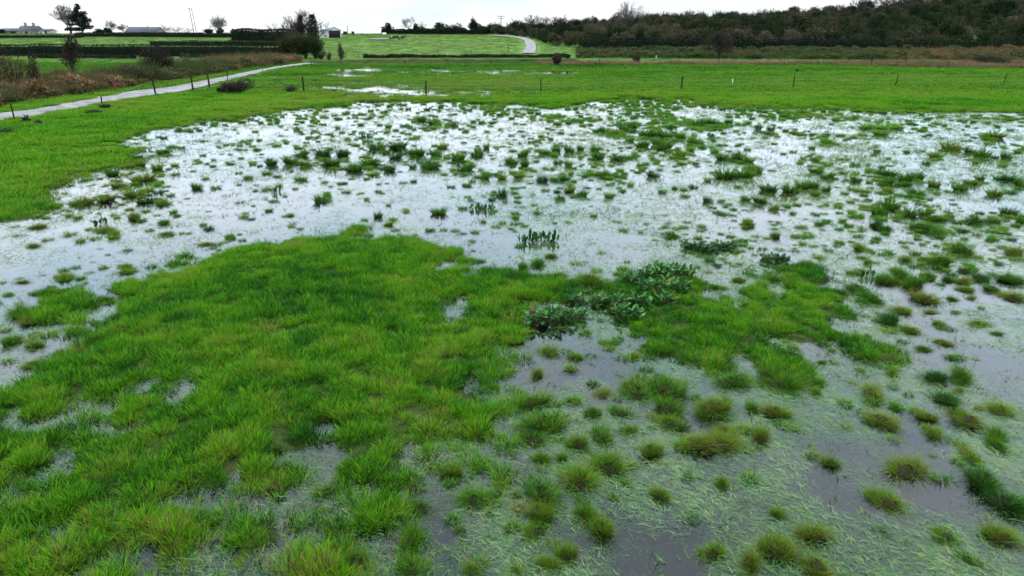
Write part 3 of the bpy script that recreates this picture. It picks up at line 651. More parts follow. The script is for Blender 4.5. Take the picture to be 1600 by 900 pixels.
for i, (px, py, wp, hp, tn) in enumerate(TS):
    p = G(px, py - 1); k = mpp(p)
    W = wp * k * (1.06 if p[1] < 19 else 1.10); th = math.atan2(CAM_H, math.hypot(p[0], p[1]))
    H = (hp * k - W * .55 * math.sin(th)) / math.cos(th); H = max(.42 * W, min(H * 1.05, (.85 if p[1] < 19 else .7) * W)); H = min(max(H * (1.12 if p[1] < 19 else 1.25), .09), .45)
    r = random.Random(i)
    # the mesh is about 1.5 wide and 0.9 high
    sx = W / 1.45; sz = H / .85
    yoff = W * .35
    loc = (p[0], p[1] + yoff, -.03)
    rz = r.uniform(0, 6.28); tint = TONE[tn] + r.uniform(-.06, .06)
    if i not in keep: extra.append((loc, rz, sx, sz, tint)); continue
    far_ = p[1] > 19; tint -= .07 * far_
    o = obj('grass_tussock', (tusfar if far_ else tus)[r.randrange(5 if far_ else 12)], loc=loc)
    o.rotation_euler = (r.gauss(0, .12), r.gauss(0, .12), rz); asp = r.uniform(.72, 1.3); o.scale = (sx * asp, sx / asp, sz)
    zl, zg = zone(px, py)
    buckets.setdefault((zl, zg, TW[tn]), []).append((px, o)); tag(o, cat='grass tussock', tint=tint)
for (zl, zg, tw), L in buckets.items():
    L.sort(key=lambda q: q[0])
    for j, (px, o) in enumerate(L):
        o['group'] = zg
        if zl is None:
            o['label'] = 'small %s %s' % (tw, zg.replace('tussocks', 'tussock'))
        elif len(L) == 1: o['label'] = 'the only %s grass tussock %s' % (tw, zl)
        else:
            o['label'] = '%s %s tussock from the left %s' % (ORD[min(j, 19)], tw, zl)
if extra:
    e_src = sources('tiny_tussock', [blade_mesh('tiny_tussock', blades(150, .5, .4, .9, .06, 580 + i, lean=.8, curve=.5, segs=3, droop=.15), M['grass']) for i in range(4)])
    o = scatter('small_grass_tufts', [e[0] for e in extra], [(0, 0, e[1]) for e in extra], [(e[2], e[2], e[3]) for e in extra], [e[4] for e in extra], [i % 4 for i in range(len(extra))], e_src)
    tag(o, 'tiny grass tufts dotted over the far part of the flood', 'grass', kind='stuff')

# ------------------------------------------------------------------ dock plants
def dock_leaf_mesh(name, seed, n, rad, h0, h1, leafL, upright=.75):
    r = random.Random(seed); V = []; Qd = []; tone = []; along = []; st = []
    for i in range(n):
        a = r.uniform(0, 2 * PI); q = rad * math.sqrt(r.random()); bx, by = q * math.cos(a), q * math.sin(a)
        L = leafL * r.uniform(.6, 1.25); W = L * (r.uniform(.22, .32) if upright < 1 else r.uniform(.13, .19)); h = r.uniform(h0, h1)
        out_ = a + r.gauss(0, 1.2); up = min(max(r.gauss(upright, .25), .05), 1.3)
        d = Vector((math.cos(out_) * math.cos(up * 1.2), math.sin(out_) * math.cos(up * 1.2), math.sin(up * 1.2))).normalized()
        sd = d.cross(Vector((0, 0, 1))); sd = sd.normalized() if sd.length > .05 else Vector((1, 0, 0)); nn = sd.cross(d)
        base = Vector((bx, by, h)) ; root = Vector((bx * .6, by * .6, 0))
        st.append((*root, .007, *base, .004)); tn = r.random(); o = len(V); K = 6; cu = r.uniform(-.25, .35)
        for k in range(K + 1):
            s = k / K; wv = W * math.sin(PI * min(1, s * .9 + .09)) ** .8; c0 = base + d * L * s - Vector((0, 0, 1)) * cu * L * s * s
            rip = .12 * W * math.sin(s * 14 + i)
            V += [tuple(c0 - sd * wv + nn * (wv * .35 + rip)), tuple(c0 - nn * 0), tuple(c0 + sd * wv + nn * (wv * .35 - rip))]
            along += [1, .75, 1]
        for k in range(K):
            for s_ in (0, 1):
                b0 = o + k * 3 + s_; Qd.append([b0, b0 + 1, b0 + 4, b0 + 3]); tone.append(tn)
    me = mesh_from(name, V, np.array(Qd), M['dock'], {'tone': ('FACE', tone), 'along': ('POINT', along)}, smooth=True)
    return me, tubes('stalks', st, M['stalk'], 4)
M['stalk'] = simple('reddish_stalks', (.06, .05, .025), .6, .3, 8, .3)
dockv = [dock_leaf_mesh('leaves', 700 + i, 75, .21, .03, .30, .145, .5) for i in range(5)]
upv = [dock_leaf_mesh('leaves', 740 + i, 17, .24, .02, .16, .21, 1.15) for i in range(4)]
DK = [  # photo x, base y, scale, kind, label, group
 (985, 447, 1.0, 0, 'bright-leaved dock plant at the upper left of the big clump', None),
 (1012, 440, 1.0, 0, 'dock plant in the back row of the big clump', 'dock plants along the back of the big clump'),
 (1030, 436, 1.05, 0, 'dock plant in the back row of the big clump', 'dock plants along the back of the big clump'),
 (1050, 436, 1.0, 0, 'dock plant in the back row of the big clump', 'dock plants along the back of the big clump'),
 (1072, 438, .95, 0, 'dock plant at the back right corner of the big clump', None),
 (1015, 462, 1.1, 0, 'dock plant in the middle of the big clump', 'dock plants in the middle of the big clump'),
 (1042, 458, 1.1, 0, 'dock plant in the middle of the big clump', 'dock plants in the middle of the big clump'),
 (1065, 460, .9, 0, 'dock plant in the middle of the big clump', 'dock plants in the middle of the big clump'),
 (1040, 480, .95, 0, 'dock plant in the middle of the big clump', 'dock plants in the middle of the big clump'),
 (1003, 484, 1.0, 0, 'dock plant in the middle of the big clump', 'dock plants in the middle of the big clump'),
 (900, 478, .8, 0, 'broad-leaved dock plant between the grass bank and the big clump', 'dock plants leading to the big clump'),
 (935, 480, .85, 0, 'broad-leaved dock plant between the grass bank and the big clump', 'dock plants leading to the big clump'),
 (965, 484, .95, 0, 'broad-leaved dock plant between the grass bank and the big clump', 'dock plants leading to the big clump'),
 (975, 500, .9, 0, 'dock plant at the water edge in front of the big clump', 'dock plants at the front water edge'),
 (1000, 503, .75, 0, 'dock plant at the water edge in front of the big clump', 'dock plants at the front water edge'),
 (905, 502, .8, 0, 'dock plant at the water edge in front of the big clump', 'dock plants at the front water edge'),
 (835, 508, .95, 0, 'dock plant at the left end of the clump over dark water', 'dock plants at the left end of the clump'),
 (862, 508, 1.0, 0, 'dock plant at the left end of the clump over dark water', 'dock plants at the left end of the clump'),
 (880, 505, .9, 0, 'dock plant at the left end of the clump over dark water', 'dock plants at the left end of the clump'),
 (816, 381, .9, 1, 'upright dock plant in the lone patch above the grass bank', 'upright dock plants in the lone patch'),
 (832, 380, 1.05, 1, 'upright dock plant in the lone patch above the grass bank', 'upright dock plants in the lone patch'),
 (847, 379, 1.1, 1, 'upright dock plant in the lone patch above the grass bank', 'upright dock plants in the lone patch'),
 (862, 378, 1.0, 1, 'upright dock plant in the lone patch above the grass bank', 'upright dock plants in the lone patch'),
 (1075, 390, .8, 2, 'low dock plant in the wide patch right of the middle', 'low dock plants in the wide patch'),
 (1092, 391, .95, 2, 'low dock plant in the wide patch right of the middle', 'low dock plants in the wide patch'),
 (1106, 395, 1.0, 2, 'low dock plant in the wide patch right of the middle', 'low dock plants in the wide patch'),
 (1125, 390, .95, 2, 'low dock plant in the wide patch right of the middle', 'low dock plants in the wide patch'),
 (1143, 390, .85, 2, 'low dock plant in the wide patch right of the middle', 'low dock plants in the wide patch'),
 (1203, 411, .85, 2, 'spiky dock plant left one of the pair near the small island', None),
 (1224, 411, .9, 2, 'spiky dock plant right one of the pair near the small island', None),
 (742, 328, .8, 1, 'thin upright dock plant of the far trio, left one', None),
 (754, 330, .9, 1, 'thin upright dock plant of the far trio, middle one', None),
 (765, 331, .8, 1, 'thin upright dock plant of the far trio, right one', None),
 (153, 354, 1.0, 1, 'dark upright dock plant alone by the left shore', None),
 (571, 219, 1.1, 1, 'tiny dark dock plant left one of the far pair', None),
 (577, 219, 1.0, 1, 'tiny dark dock plant right one of the far pair', None),
 (428, 302, .8, 1, 'dark dock shoots in the water left of the middle', None),
 (1186, 203, 1.1, 2, 'dark dock plant left one beyond the tussock belt', None),
 (1206, 204, 1.1, 2, 'dark dock plant right one beyond the tussock belt', None),
 (1112, 215, .9, 2, 'dark dock plant at the edge of the bright water', None),
 (707, 198, 1.0, 2, 'dark dock plant among the far left tussocks', None),
 (1358, 435, .8, 1, 'dark pointed dock plant right of the small island', None),
]
for i, (px, py, s, kd, lab, grp) in enumerate(DK):
    p = G(px, py); r = random.Random(900 + i)
    e = empty('dock_plant', (p[0], p[1] + .12, -.03), r.uniform(0, 6.28)); s *= .92
    e.scale = (s, s, s * (.88 if kd == 1 else .9 if kd == 0 else .62)); tag(e, lab, 'dock plant', grp)
    a, b2 = (upv[i % 4] if kd == 1 else dockv[i % 5])
    l = obj('leaves', a, e); l['tint'] = {0: .5, 1: .22, 2: .22}[kd] + r.uniform(-.1, .1)
    obj('stalks', b2, e)
# a patch of dead black mud-coloured tufts is left to the stuff above

# ------------------------------------------------------------------ fences
def post(parent, p, h, rad, m=None, lean=(0, 0)):
    segs = [(p[0], p[1], p[2] - .25, rad, p[0] + lean[0] * .5, p[1] + lean[1] * .5, p[2] + h * .5, rad * .96), (p[0] + lean[0] * .5, p[1] + lean[1] * .5, p[2] + h * .5, rad * .96, p[0] + lean[0], p[1] + lean[1], p[2] + h, rad * .88), (p[0] + lean[0], p[1] + lean[1], p[2] + h, rad * .88, p[0] + lean[0], p[1] + lean[1], p[2] + h + .02, rad * .1)]
    return obj('post', tubes('post', segs, m or M['post'], 7), parent)
def fence(label, posts, wires=(.45, .75, 1.0), rad=.06, name='wire_fence', barb=True):
    """posts: (px, base_py, top_py, [rad], [mat], [lean px])"""
    P = [G(q[0], q[1]) for q in posts]
    f = empty(name, P[0]); tag(f, label, 'fence')
    W = []
    for q, p in zip(posts, P):
        h = (q[1] - q[2]) * mpp(p) * 1.03
        ln = (q[5] if len(q) > 5 else 0) * mpp(p)
        pp = (p[0] - P[0][0], p[1] - P[0][1], p[2] - P[0][2] + .03)
        post(f, pp, h, q[3] if len(q) > 3 and q[3] else rad, q[4] if len(q) > 4 and q[4] else None, (ln, 0))
        W.append((pp, h, ln))
    S = []
    for (a, ha, la), (c, hc, lc) in zip(W[:-1], W[1:]):
        for z in wires:
            n = 5; prev = None
            for j in range(n + 1):
                t = j / n; sag = -.06 * math.sin(PI * t)
                q = (a[0] + (c[0] - a[0]) * t + la * z * (1 - t) + lc * z * t, a[1] + (c[1] - a[1]) * t, (a[2] + z * ha * .92) * (1 - t) + (c[2] + z * hc * .92) * t + sag)
                if prev: S.append((*prev, .006, *q, .006))
                prev = q
    obj('wire', tubes('wire', S, M['wire'], 3), f)
    return f
# medium tufts between the countable ones
x, y = rand_wedge(16000, 4, 56, 130, 1.5); c = cover(x, y); r = np.random.default_rng(31)
dn = np.clip((fbm(x, y * .8, 3.2, 71, 3) - .48) * 6, 0, 1.4) * (.35 + .65 * sstep((x / (y + 1) + .2) / .5)) + .65 * np.exp(-np.clip(-c, 0, 5) / np.interp(y, [8, 20, 45], [.55, 1.0, 2.2]))
for (ga, gb, gw, gh, gv) in ((470, 257, 70, 9, .9), (620, 242, 120, 10, .8), (600, 262, 60, 8, .6), (1000, 212, 70, 7, .9), (1100, 226, 80, 9, .9), (1150, 265, 50, 18, .6), (1100, 196, 70, 5, .8), (700, 190, 60, 6, .5), (470, 188, 90, 9, .6), (220, 285, 60, 22, .6), (1250, 298, 60, 7, .6)):
    gp = G(ga, gb); gx = (G(ga + gw, gb)[0] - gp[0]); gy = abs(G(ga, gb - gh)[1] - gp[1]); dn = dn + gv * np.exp(-((x - gp[0]) / gx) ** 2 * 1.2 - ((y - gp[1]) / gy) ** 2 * 1.2)
k = (c < np.interp(y, [14, 25], [.1, 1.2])) & in_view(x, y) & (r.uniform(0, 1, len(x)) < dn * .6); x, y = x[k], y[k]; n = len(x); s = r.uniform(.10, .24, n) * np.interp(y, [4, 12, 30, 56], [.6, .75, 1, 1.5])
msrc = sources('water_tuft', [blade_mesh('water_tuft', blades(150, .5, .4, .9, .06, 590 + i, lean=.8, curve=.5, segs=3, droop=.15), M['grass']) for i in range(4)])
o = scatter('water_tufts', np.stack([x, y, np.full(n, -.02)], 1), np.stack([x * 0, x * 0, r.uniform(0, 6.28, n)], 1), np.stack([s * 1.1, s * .95, s * r.uniform(.6, 1.1, n)], 1), .40 + r.normal(0, .2, n), r.integers(0, 4, n), msrc)
tag(o, 'loose small grass tufts growing through the flood water', 'grass', kind='stuff'); print('TUFTS', n)

fence('wire fence on dark wooden posts crossing the field beyond the flood', [(328, 143, 121, .07), (475, 144, 122, .08), (666, 145, 128, .075), (845, 143, 124.5, .055), (1064, 141, 121, .08, None, 1.0), (1239, 139, 119.5, .055, None, 0), (1398, 137, 119, .05, None, 2.2), (1567, 134, 116.5, .045, None, 2.5), (1760, 132, 115, .05)])
fence('leaning wooden posts and wire along the near side of the lane', [(24, 191, 165, .045, None, -.5), (160, 166, 152, .05, None, 1), (244, 150, 124, .075, None, -2), (302, 143, 121, .08), (328, 134, 115, .075, None, -2), (356, 126, 113, .05), (411, 116.5, 109.5, .05)], wires=(.5, .9))
fence('thin wire fence with small posts along the back of the flat field', [(487, 103, 96), (633, 102.5, 94), (700, 102.5, 93.5), (768, 102.5, 95, .05), (835, 101, 96), (936, 102, 93.5, .075), (1030, 102, 96), (1130, 102, 96), (1277, 102.5, 93), (1361, 103, 88, .11), (1415, 103, 95), (1480, 108, 97, .04), (1600, 111, 100)], wires=(.5, .95), rad=.05)
fence('wire fence along the foot of the green hill pasture', [(541, 93, 83, .06), (561, 91, 83), (573, 91, 84, .06), (684, 84, 76.5, .06), (736, 84, 73.5, .04), (794, 82.5, 73, .07), (838, 79, 70, .06)], wires=(.5, .95), rad=.05)
e = G(181, 143); f = empty('gate_post', (e[0], e[1], e[2])); tag(f, 'thick rusty red post standing in the brambles left of the lane', 'post'); post(f, (0, 0, 0), 1.35, .14, M['red_post'], (-.1, 0))
e = G(1144, 132); f = empty('marker_post', (e[0], e[1], e[2])); tag(f, 'short white marker post in the green field beyond the flood', 'post'); post(f, (0, 0, 0), .55, .055, M['pale_post'])
e = G(1025, 93); f = empty('marker_post', e); tag(f, 'small white marker post beside the rough strip under the dark wood', 'post'); post(f, (0, 0, 0), .8, .07, M['pale_post'])

# ------------------------------------------------------------------ trees
def grow_tree(seed, H, spread=.5, levels=5, trunk=.3, first=.28, thick=None, kids=(3, 4), up=.35, minr=.012):
    """returns (trunk and limb segments, twig segments, tips)"""
    r = random.Random(seed); big = []; fine = []; tips = []
    R0 = thick or H * .028
    def go(p, d, L, rad, lv):
        n = 3 if lv < 2 else 2; q = Vector(p); dd = Vector(d); pts = [q.copy()]
        for i in range(n):
            dd = (dd + Vector((r.gauss(0, .12), r.gauss(0, .12), r.gauss(0, .06) + .05 * up))).normalized(); q = q + dd * L / n; pts.append(q.copy())
        for i in range(n):
            r0 = rad * (1 - .45 * i / n); r1 = rad * (1 - .45 * (i + 1) / n)
            (big if lv < 2 else fine).append((*pts[i], max(r0, minr), *pts[i + 1], max(r1, minr * .8)))
        if lv >= levels: tips.append(pts[-1]); return
        k = r.randint(*kids) + (1 if lv == 0 else 0); az = r.uniform(0, 6.28)
        for j in range(k):
            f = 1 if j == 0 else r.uniform(.35 if lv else .55, 1); seg = min(int(f * n), n - 1); b = pts[seg].lerp(pts[seg + 1], f * n - seg)
            az += 2 * PI / k + r.uniform(-.5, .5); an = (r.uniform(.15, .3) if j == 0 else r.uniform(.45, .95)) * spread * 1.6
            s = dd.cross(Vector((0, 0, 1))); s = s.normalized() if s.length > .1 else Vector((1, 0, 0)); t = s.cross(dd)
            nd_ = (dd * math.cos(an) + (s * math.cos(az) + t * math.sin(az)) * math.sin(an) + Vector((0, 0, up * .25))).normalized()
            go(b, nd_, L * r.uniform(.62, .85) * (1 if lv else 1.15), rad * (.62 if j == 0 else .48), lv + 1)
    go((0, 0, -.2), (0, 0, 1), H * first, R0, 0)
    top = max(t.z for t in tips); k = H / top
    sc = lambda S: [(a * k, b * k, c * k, d, e * k, f_ * k, g_ * k, h_) for (a, b, c, d, e, f_, g_, h_) in S]
    return sc(big), sc(fine), [t * k for t in tips]
def bare_tree(p, H, label, seed=0, spread=.5, wscale=1, mt='twig', group=None, name='bare_tree', **kw):
    e = empty(name, (p[0], p[1], p[2] - .1)); tag(e, label, 'tree', group)
    a, b2, t = grow_tree(seed, H, spread, **kw)
    o1 = obj('trunk', tubes('trunk', a, M['bark'] if mt == 'twig' else M['dark_twig'], 6), e); o2 = obj('crown', tubes('crown', b2, M[mt], 3), e)
    e.scale = (wscale, wscale, 1); return e, t
def cloud_pts(seed, n, rx, ry, rz, cz, lumps=9, shell=.55):
    """points in an uneven, lumpy crown"""
    r = np.random.default_rng(seed)
    C = r.normal(0, 1, (lumps, 3)); C /= np.linalg.norm(C, axis=1)[:, None]; C *= r.uniform(.2, .75, (lumps, 1)); R = r.uniform(.3, .55, lumps)
    C[0] = 0; R[0] = .6
    k = r.choice(lumps, n, p=R ** 2 / np.sum(R ** 2)); d = r.normal(0, 1, (n, 3)); d /= np.linalg.norm(d, axis=1)[:, None]
    q = (shell + (1 - shell) * r.uniform(0, 1, n)) * R[k] * r.uniform(.8, 1.12, n)
    P = C[k] + d * q[:, None]
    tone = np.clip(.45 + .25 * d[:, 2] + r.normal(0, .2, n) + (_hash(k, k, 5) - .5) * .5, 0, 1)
    return P * np.array([rx, ry, rz]) + np.array([0, 0, cz]), tone
def bush(p, W, H, label, mkey='hedge', seed=0, n=1500, leaf=.16, tint=.5, group=None, name='bush', depth=None, cat='bush', twigs=True, stem=0.0, lumps=9):
    e = empty(name, (p[0], p[1], p[2] - .05)); tag(e, label, cat, group)
    P, t = cloud_pts(seed, n, W * .5, (depth or W) * .5, (H - stem) * .52, stem + (H - stem) * .48, lumps)
    P[:, 2] = np.maximum(P[:, 2], .05)
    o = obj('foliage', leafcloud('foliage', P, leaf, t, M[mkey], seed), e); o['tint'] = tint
    r = random.Random(seed); S = []
    for i in range(26 if twigs else 8):
        a = r.uniform(0, 6.28); f = r.uniform(.2, 1); q = Vector((math.cos(a) * W * .46 * f, math.sin(a) * W * .4 * f, H * r.uniform(.75, 1.08) * (1.05 - .4 * f)))
        m_ = Vector((q.x * .35, q.y * .35, q.z * .45)); S += [(q.x * .04, q.y * .04, 0, .05, *m_, .03), (*m_, .03, *q, .01)]
        for j in range(4):
            s = m_.lerp(q, r.uniform(.3, .95)); u = s + Vector((r.gauss(0, .12) * W, r.gauss(0, .12) * W, r.uniform(.02, .16) * H)); S.append((*s, .018, *u, .008))
    obj('stems', tubes('stems', S, M['dark_twig'], 3), e)
    return e
def hedge(label, pts, h, wd, seed, leaf=.2, dens=26, tint=.4, mkey='hedge', name='hedge', ragged=.25, group=None):
    """a clipped or ragged hedge along ground points; a noisy core of stems covered in leaves"""
    P0 = pts[0]; e = empty(name, P0); tag(e, label, 'hedge', group); r = np.random.default_rng(seed)
    A = np.array(pts); seg = np.linalg.norm(np.diff(A[:, :2], axis=0), axis=1); L = np.concatenate([[0], np.cumsum(seg)]); n = int(L[-1] * dens)
    def at_(s): return np.stack([np.interp(s, L, A[:, k]) for k in range(2)], -1)
    s = r.uniform(0, L[-1], n); c = at_(s); t = at_(s + .5) - at_(s - .5); t /= np.linalg.norm(t, axis=1)[:, None] + 1e-9; nn = np.stack([-t[:, 1], t[:, 0]], 1)
    hh = h * (1 - ragged * .5 + ragged * 1.4 * (fbm(s, s * 0, 4.0, seed, 4) - .35))
    a = r.uniform(0, 1, n); face = r.uniform(0, 1, n) < .38
    off = np.where(face, r.uniform(-1, 1, n), np.sign(r.normal(0, 1, n)) * (1 - .22 * a)) * wd * .5 * (1 + .3 * (fbm(s, a * 3, 1.2, seed + 3, 2) - .5))
    zz = np.where(face, hh, a * hh) + r.normal(0, .07, n) * h * .5
    X = c + nn * off[:, None]; Z = macro(X[:, 0], X[:, 1]) + np.maximum(zz, .03)
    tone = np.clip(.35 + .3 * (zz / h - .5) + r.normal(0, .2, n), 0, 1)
    V = np.stack([X[:, 0] - P0[0], X[:, 1] - P0[1], Z - P0[2]], 1)
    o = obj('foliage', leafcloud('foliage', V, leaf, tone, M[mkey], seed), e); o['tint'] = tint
    # woody core
    K = max(int(L[-1] / 1.2), 4); ss = np.linspace(0, L[-1], K); cc = at_(ss); tt = at_(ss + .5) - at_(ss - .5); tt /= np.linalg.norm(tt, axis=1)[:, None] + 1e-9; mm = np.stack([-tt[:, 1], tt[:, 0]], 1)
    hk = h * (1 - ragged * .5 + ragged * 1.4 * (fbm(ss, ss * 0, 4.0, seed, 4) - .35)) * .9
    Vc = []; Qc = []
    for i in range(K):
        for (u, v) in ((-.42, -.1), (-.38, .6), (-.2, .97), (.2, .97), (.38, .6), (.42, -.1)):
            jx = r.normal(0, .05); q = cc[i] + mm[i] * (u + jx) * wd; Vc.append((q[0] - P0[0], q[1] - P0[1], float(macro(q[0], q[1])) - P0[2] + v * hk[i]))
    for i in range(K - 1):
        for j in range(5): Qc.append([i * 6 + j, i * 6 + j + 1, (i + 1) * 6 + j + 1, (i + 1) * 6 + j])
    Qc.append([0, 1, 4, 5]); Qc.append([1, 2, 3, 4]); b0 = (K - 1) * 6; Qc.append([b0, b0 + 5, b0 + 4, b0 + 1]); Qc.append([b0 + 1, b0 + 4, b0 + 3, b0 + 2])
    obj('stems', mesh_from('stems', Vc, np.array(Qc), M['hedge_core']), e)
    return e
M['hedge_core'] = simple('hedge_stems', (.007, .010, .006), .95, .5, 3, .05)
def line(px0, px1, Y0, Y1=None, n=12): return [at(px0 + (px1 - px0) * i / n, Y0 + ((Y1 or Y0) - Y0) * i / n) for i in range(n + 1)]

# left farmland hedges
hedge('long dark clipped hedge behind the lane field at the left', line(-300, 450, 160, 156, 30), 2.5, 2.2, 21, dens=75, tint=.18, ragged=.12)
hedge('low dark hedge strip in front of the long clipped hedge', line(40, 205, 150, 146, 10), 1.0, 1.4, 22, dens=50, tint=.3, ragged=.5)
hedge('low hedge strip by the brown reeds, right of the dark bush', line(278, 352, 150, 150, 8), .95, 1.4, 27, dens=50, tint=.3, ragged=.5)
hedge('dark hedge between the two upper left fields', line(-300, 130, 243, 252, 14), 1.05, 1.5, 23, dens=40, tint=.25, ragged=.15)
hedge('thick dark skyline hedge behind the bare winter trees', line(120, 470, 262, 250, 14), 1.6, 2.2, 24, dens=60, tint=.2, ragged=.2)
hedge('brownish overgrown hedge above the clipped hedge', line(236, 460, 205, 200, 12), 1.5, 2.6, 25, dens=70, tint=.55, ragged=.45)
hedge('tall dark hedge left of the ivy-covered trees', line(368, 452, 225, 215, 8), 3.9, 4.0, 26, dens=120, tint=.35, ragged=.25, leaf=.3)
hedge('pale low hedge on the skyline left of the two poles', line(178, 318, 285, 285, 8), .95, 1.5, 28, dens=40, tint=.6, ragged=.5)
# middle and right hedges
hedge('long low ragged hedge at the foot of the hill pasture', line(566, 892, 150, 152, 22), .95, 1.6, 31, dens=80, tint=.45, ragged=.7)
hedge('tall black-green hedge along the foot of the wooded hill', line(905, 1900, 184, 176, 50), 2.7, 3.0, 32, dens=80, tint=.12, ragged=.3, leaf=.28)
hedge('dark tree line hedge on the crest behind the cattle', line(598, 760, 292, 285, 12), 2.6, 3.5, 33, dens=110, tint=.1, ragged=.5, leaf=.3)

# woodland on the hill: a mass nobody could count
def wood_src(seed, H, W, bare):
    P, t = cloud_pts(seed, 900 if not bare else 420, W * .5, W * .5, H * .5, H * .52, 12)
    r = np.random.default_rng(seed); n = len(P)
    V = []; d = r.normal(0, 1, (n, 3)); d /= np.linalg.norm(d, axis=1)[:, None]; e_ = np.cross(d, r.normal(0, 1, (n, 3))); e_ /= np.linalg.norm(e_, axis=1)[:, None]
    s = (.30 if not bare else .22) * r.uniform(.5, 1.4, (n, 1))
    V = np.stack([P - d * s * .8, P + e_ * s * .5, P + d * s * .8, P - e_ * s * .5], 1).reshape(-1, 3); Qd = np.arange(4 * n).reshape(n, 4); tn = t; al = np.ones(4 * n)
    a, b2, tips = grow_tree(seed, H * 1.08, .55, levels=4, thick=.12, first=.2, minr=.025)
    S = np.array(a + b2); p0, p1 = S[:, 0:3], S[:, 4:7]; m_ = len(S); side = np.cross(p1 - p0, r.normal(0, 1, (m_, 3))); side /= np.linalg.norm(side, axis=1)[:, None] + 1e-9; rr = S[:, 3:4]
    V2 = np.stack([p0 - side * rr * 1.3, p0 + side * rr * 1.3, p1 + side * rr, p1 - side * rr], 1).reshape(-1, 3)
    Q2 = np.arange(4 * m_).reshape(m_, 4) + len(V)
    return mesh_from('wood_crown', np.concatenate([V, V2]), np.concatenate([Qd, Q2]), M['wood_leaf'], {'tone': ('FACE', np.concatenate([tn, np.full(m_, .8)])), 'along': ('POINT', np.ones(4 * (n + m_)))})
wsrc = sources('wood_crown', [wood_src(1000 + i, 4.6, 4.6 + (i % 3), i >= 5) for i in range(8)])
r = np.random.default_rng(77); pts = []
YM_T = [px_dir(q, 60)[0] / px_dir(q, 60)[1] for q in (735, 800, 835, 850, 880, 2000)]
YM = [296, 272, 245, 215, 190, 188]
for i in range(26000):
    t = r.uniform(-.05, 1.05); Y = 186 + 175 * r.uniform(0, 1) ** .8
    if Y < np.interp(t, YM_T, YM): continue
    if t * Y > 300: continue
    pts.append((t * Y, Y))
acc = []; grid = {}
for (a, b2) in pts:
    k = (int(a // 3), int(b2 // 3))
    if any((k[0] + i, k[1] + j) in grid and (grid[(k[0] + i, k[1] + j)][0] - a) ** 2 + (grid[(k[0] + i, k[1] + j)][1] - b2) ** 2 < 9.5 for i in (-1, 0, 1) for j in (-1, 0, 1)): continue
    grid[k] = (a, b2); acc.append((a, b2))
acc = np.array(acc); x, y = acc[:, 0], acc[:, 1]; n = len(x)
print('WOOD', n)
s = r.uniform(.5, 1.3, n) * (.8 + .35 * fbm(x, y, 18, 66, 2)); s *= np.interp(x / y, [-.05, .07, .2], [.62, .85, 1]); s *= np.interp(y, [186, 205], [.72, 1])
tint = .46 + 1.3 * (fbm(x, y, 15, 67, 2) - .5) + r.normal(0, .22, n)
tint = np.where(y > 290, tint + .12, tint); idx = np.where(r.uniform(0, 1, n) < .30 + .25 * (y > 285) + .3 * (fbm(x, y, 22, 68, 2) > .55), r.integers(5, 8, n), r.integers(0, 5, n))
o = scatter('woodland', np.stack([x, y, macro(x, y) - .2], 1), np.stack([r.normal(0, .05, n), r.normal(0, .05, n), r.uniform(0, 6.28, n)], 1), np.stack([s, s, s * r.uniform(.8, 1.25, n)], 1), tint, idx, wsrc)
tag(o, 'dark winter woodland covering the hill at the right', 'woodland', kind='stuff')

# trees one can tell apart
def T_(px, Y, top, label, seed, **kw):
    p = at(px, Y); d = px_dir(px, top); z = CAM_H + d[2] / d[1] * Y
    return bare_tree(p, z - p[2], label, seed, **kw)
T_(112, 300, 5, 'large round bare tree on the left skyline beside the dark conifer', 23, spread=.52, up=.7, wscale=1.5, kids=(4, 4), levels=5, minr=.045, first=.22)
T_(175, 300, 29, 'small bare tree on the skyline right of the conifer', 4, spread=.6, levels=5, minr=.025, wscale=1.1)
T_(197, 320, 35, 'pale round bare tree on the skyline left of the grey barn', 5, spread=.62, levels=4, kids=(4, 5), minr=.04, wscale=1.2)
T_(347, 275, 22, 'bare spreading tree on the skyline right of the two poles', 6, spread=.62, levels=5, kids=(4, 4), minr=.035, wscale=1.1)
T_(257, 300, 36, 'small pale bare tree at the right end of the grey barn', 8, spread=.6, levels=4, minr=.02)
T_(268, 300, 38, 'low twiggy tree behind the skyline hedge', 9, spread=.7, levels=4, minr=.02, wscale=1.3, group='low twiggy trees left of the two poles')
T_(282, 300, 41, 'low twiggy tree behind the skyline hedge', 10, spread=.7, levels=4, minr=.02, wscale=1.5, group='low twiggy trees left of the two poles')
T_(296, 300, 41, 'low twiggy tree behind the skyline hedge', 11, spread=.7, levels=4, minr=.02, wscale=1.5, group='low twiggy trees left of the two poles')
T_(642, 300, 24, 'slender bare tree rising above the tree line behind the cattle', 12, spread=.5, levels=5, minr=.025)
T_(663, 305, 32, 'small pale bare tree right of the slender one on the crest', 13, spread=.5, levels=4, minr=.02)
T_(740, 290, 25, 'dark bare tree with a tuft of ivy on the crest tree line', 14, spread=.4, levels=5, minr=.05, mt='dark_twig')
T_(981, 270, -2, 'large pale fan-shaped bare tree rising above the dark wood', 15, spread=.6, levels=5, kids=(4, 4), minr=.026, wscale=1.0, first=.2)
for i, (px, Y, tp) in enumerate([(808, 285, 28), (830, 280, 22), (852, 270, 25), (868, 270, 22), (925, 275, 23), (1045, 300, 17), (1072, 300, 12), (1140, 310, 17), (1172, 310, 18), (1230, 315, 9), (1262, 315, 7), (1295, 300, 6), (1308, 290, 4)]):
    T_(px, Y, tp, 'bare winter tree sticking up along the skyline of the dark wood', 40 + i, spread=.62, levels=5, minr=.032, wscale=1.3, mt='dark_twig', group='bare trees along the wood skyline', first=.25)
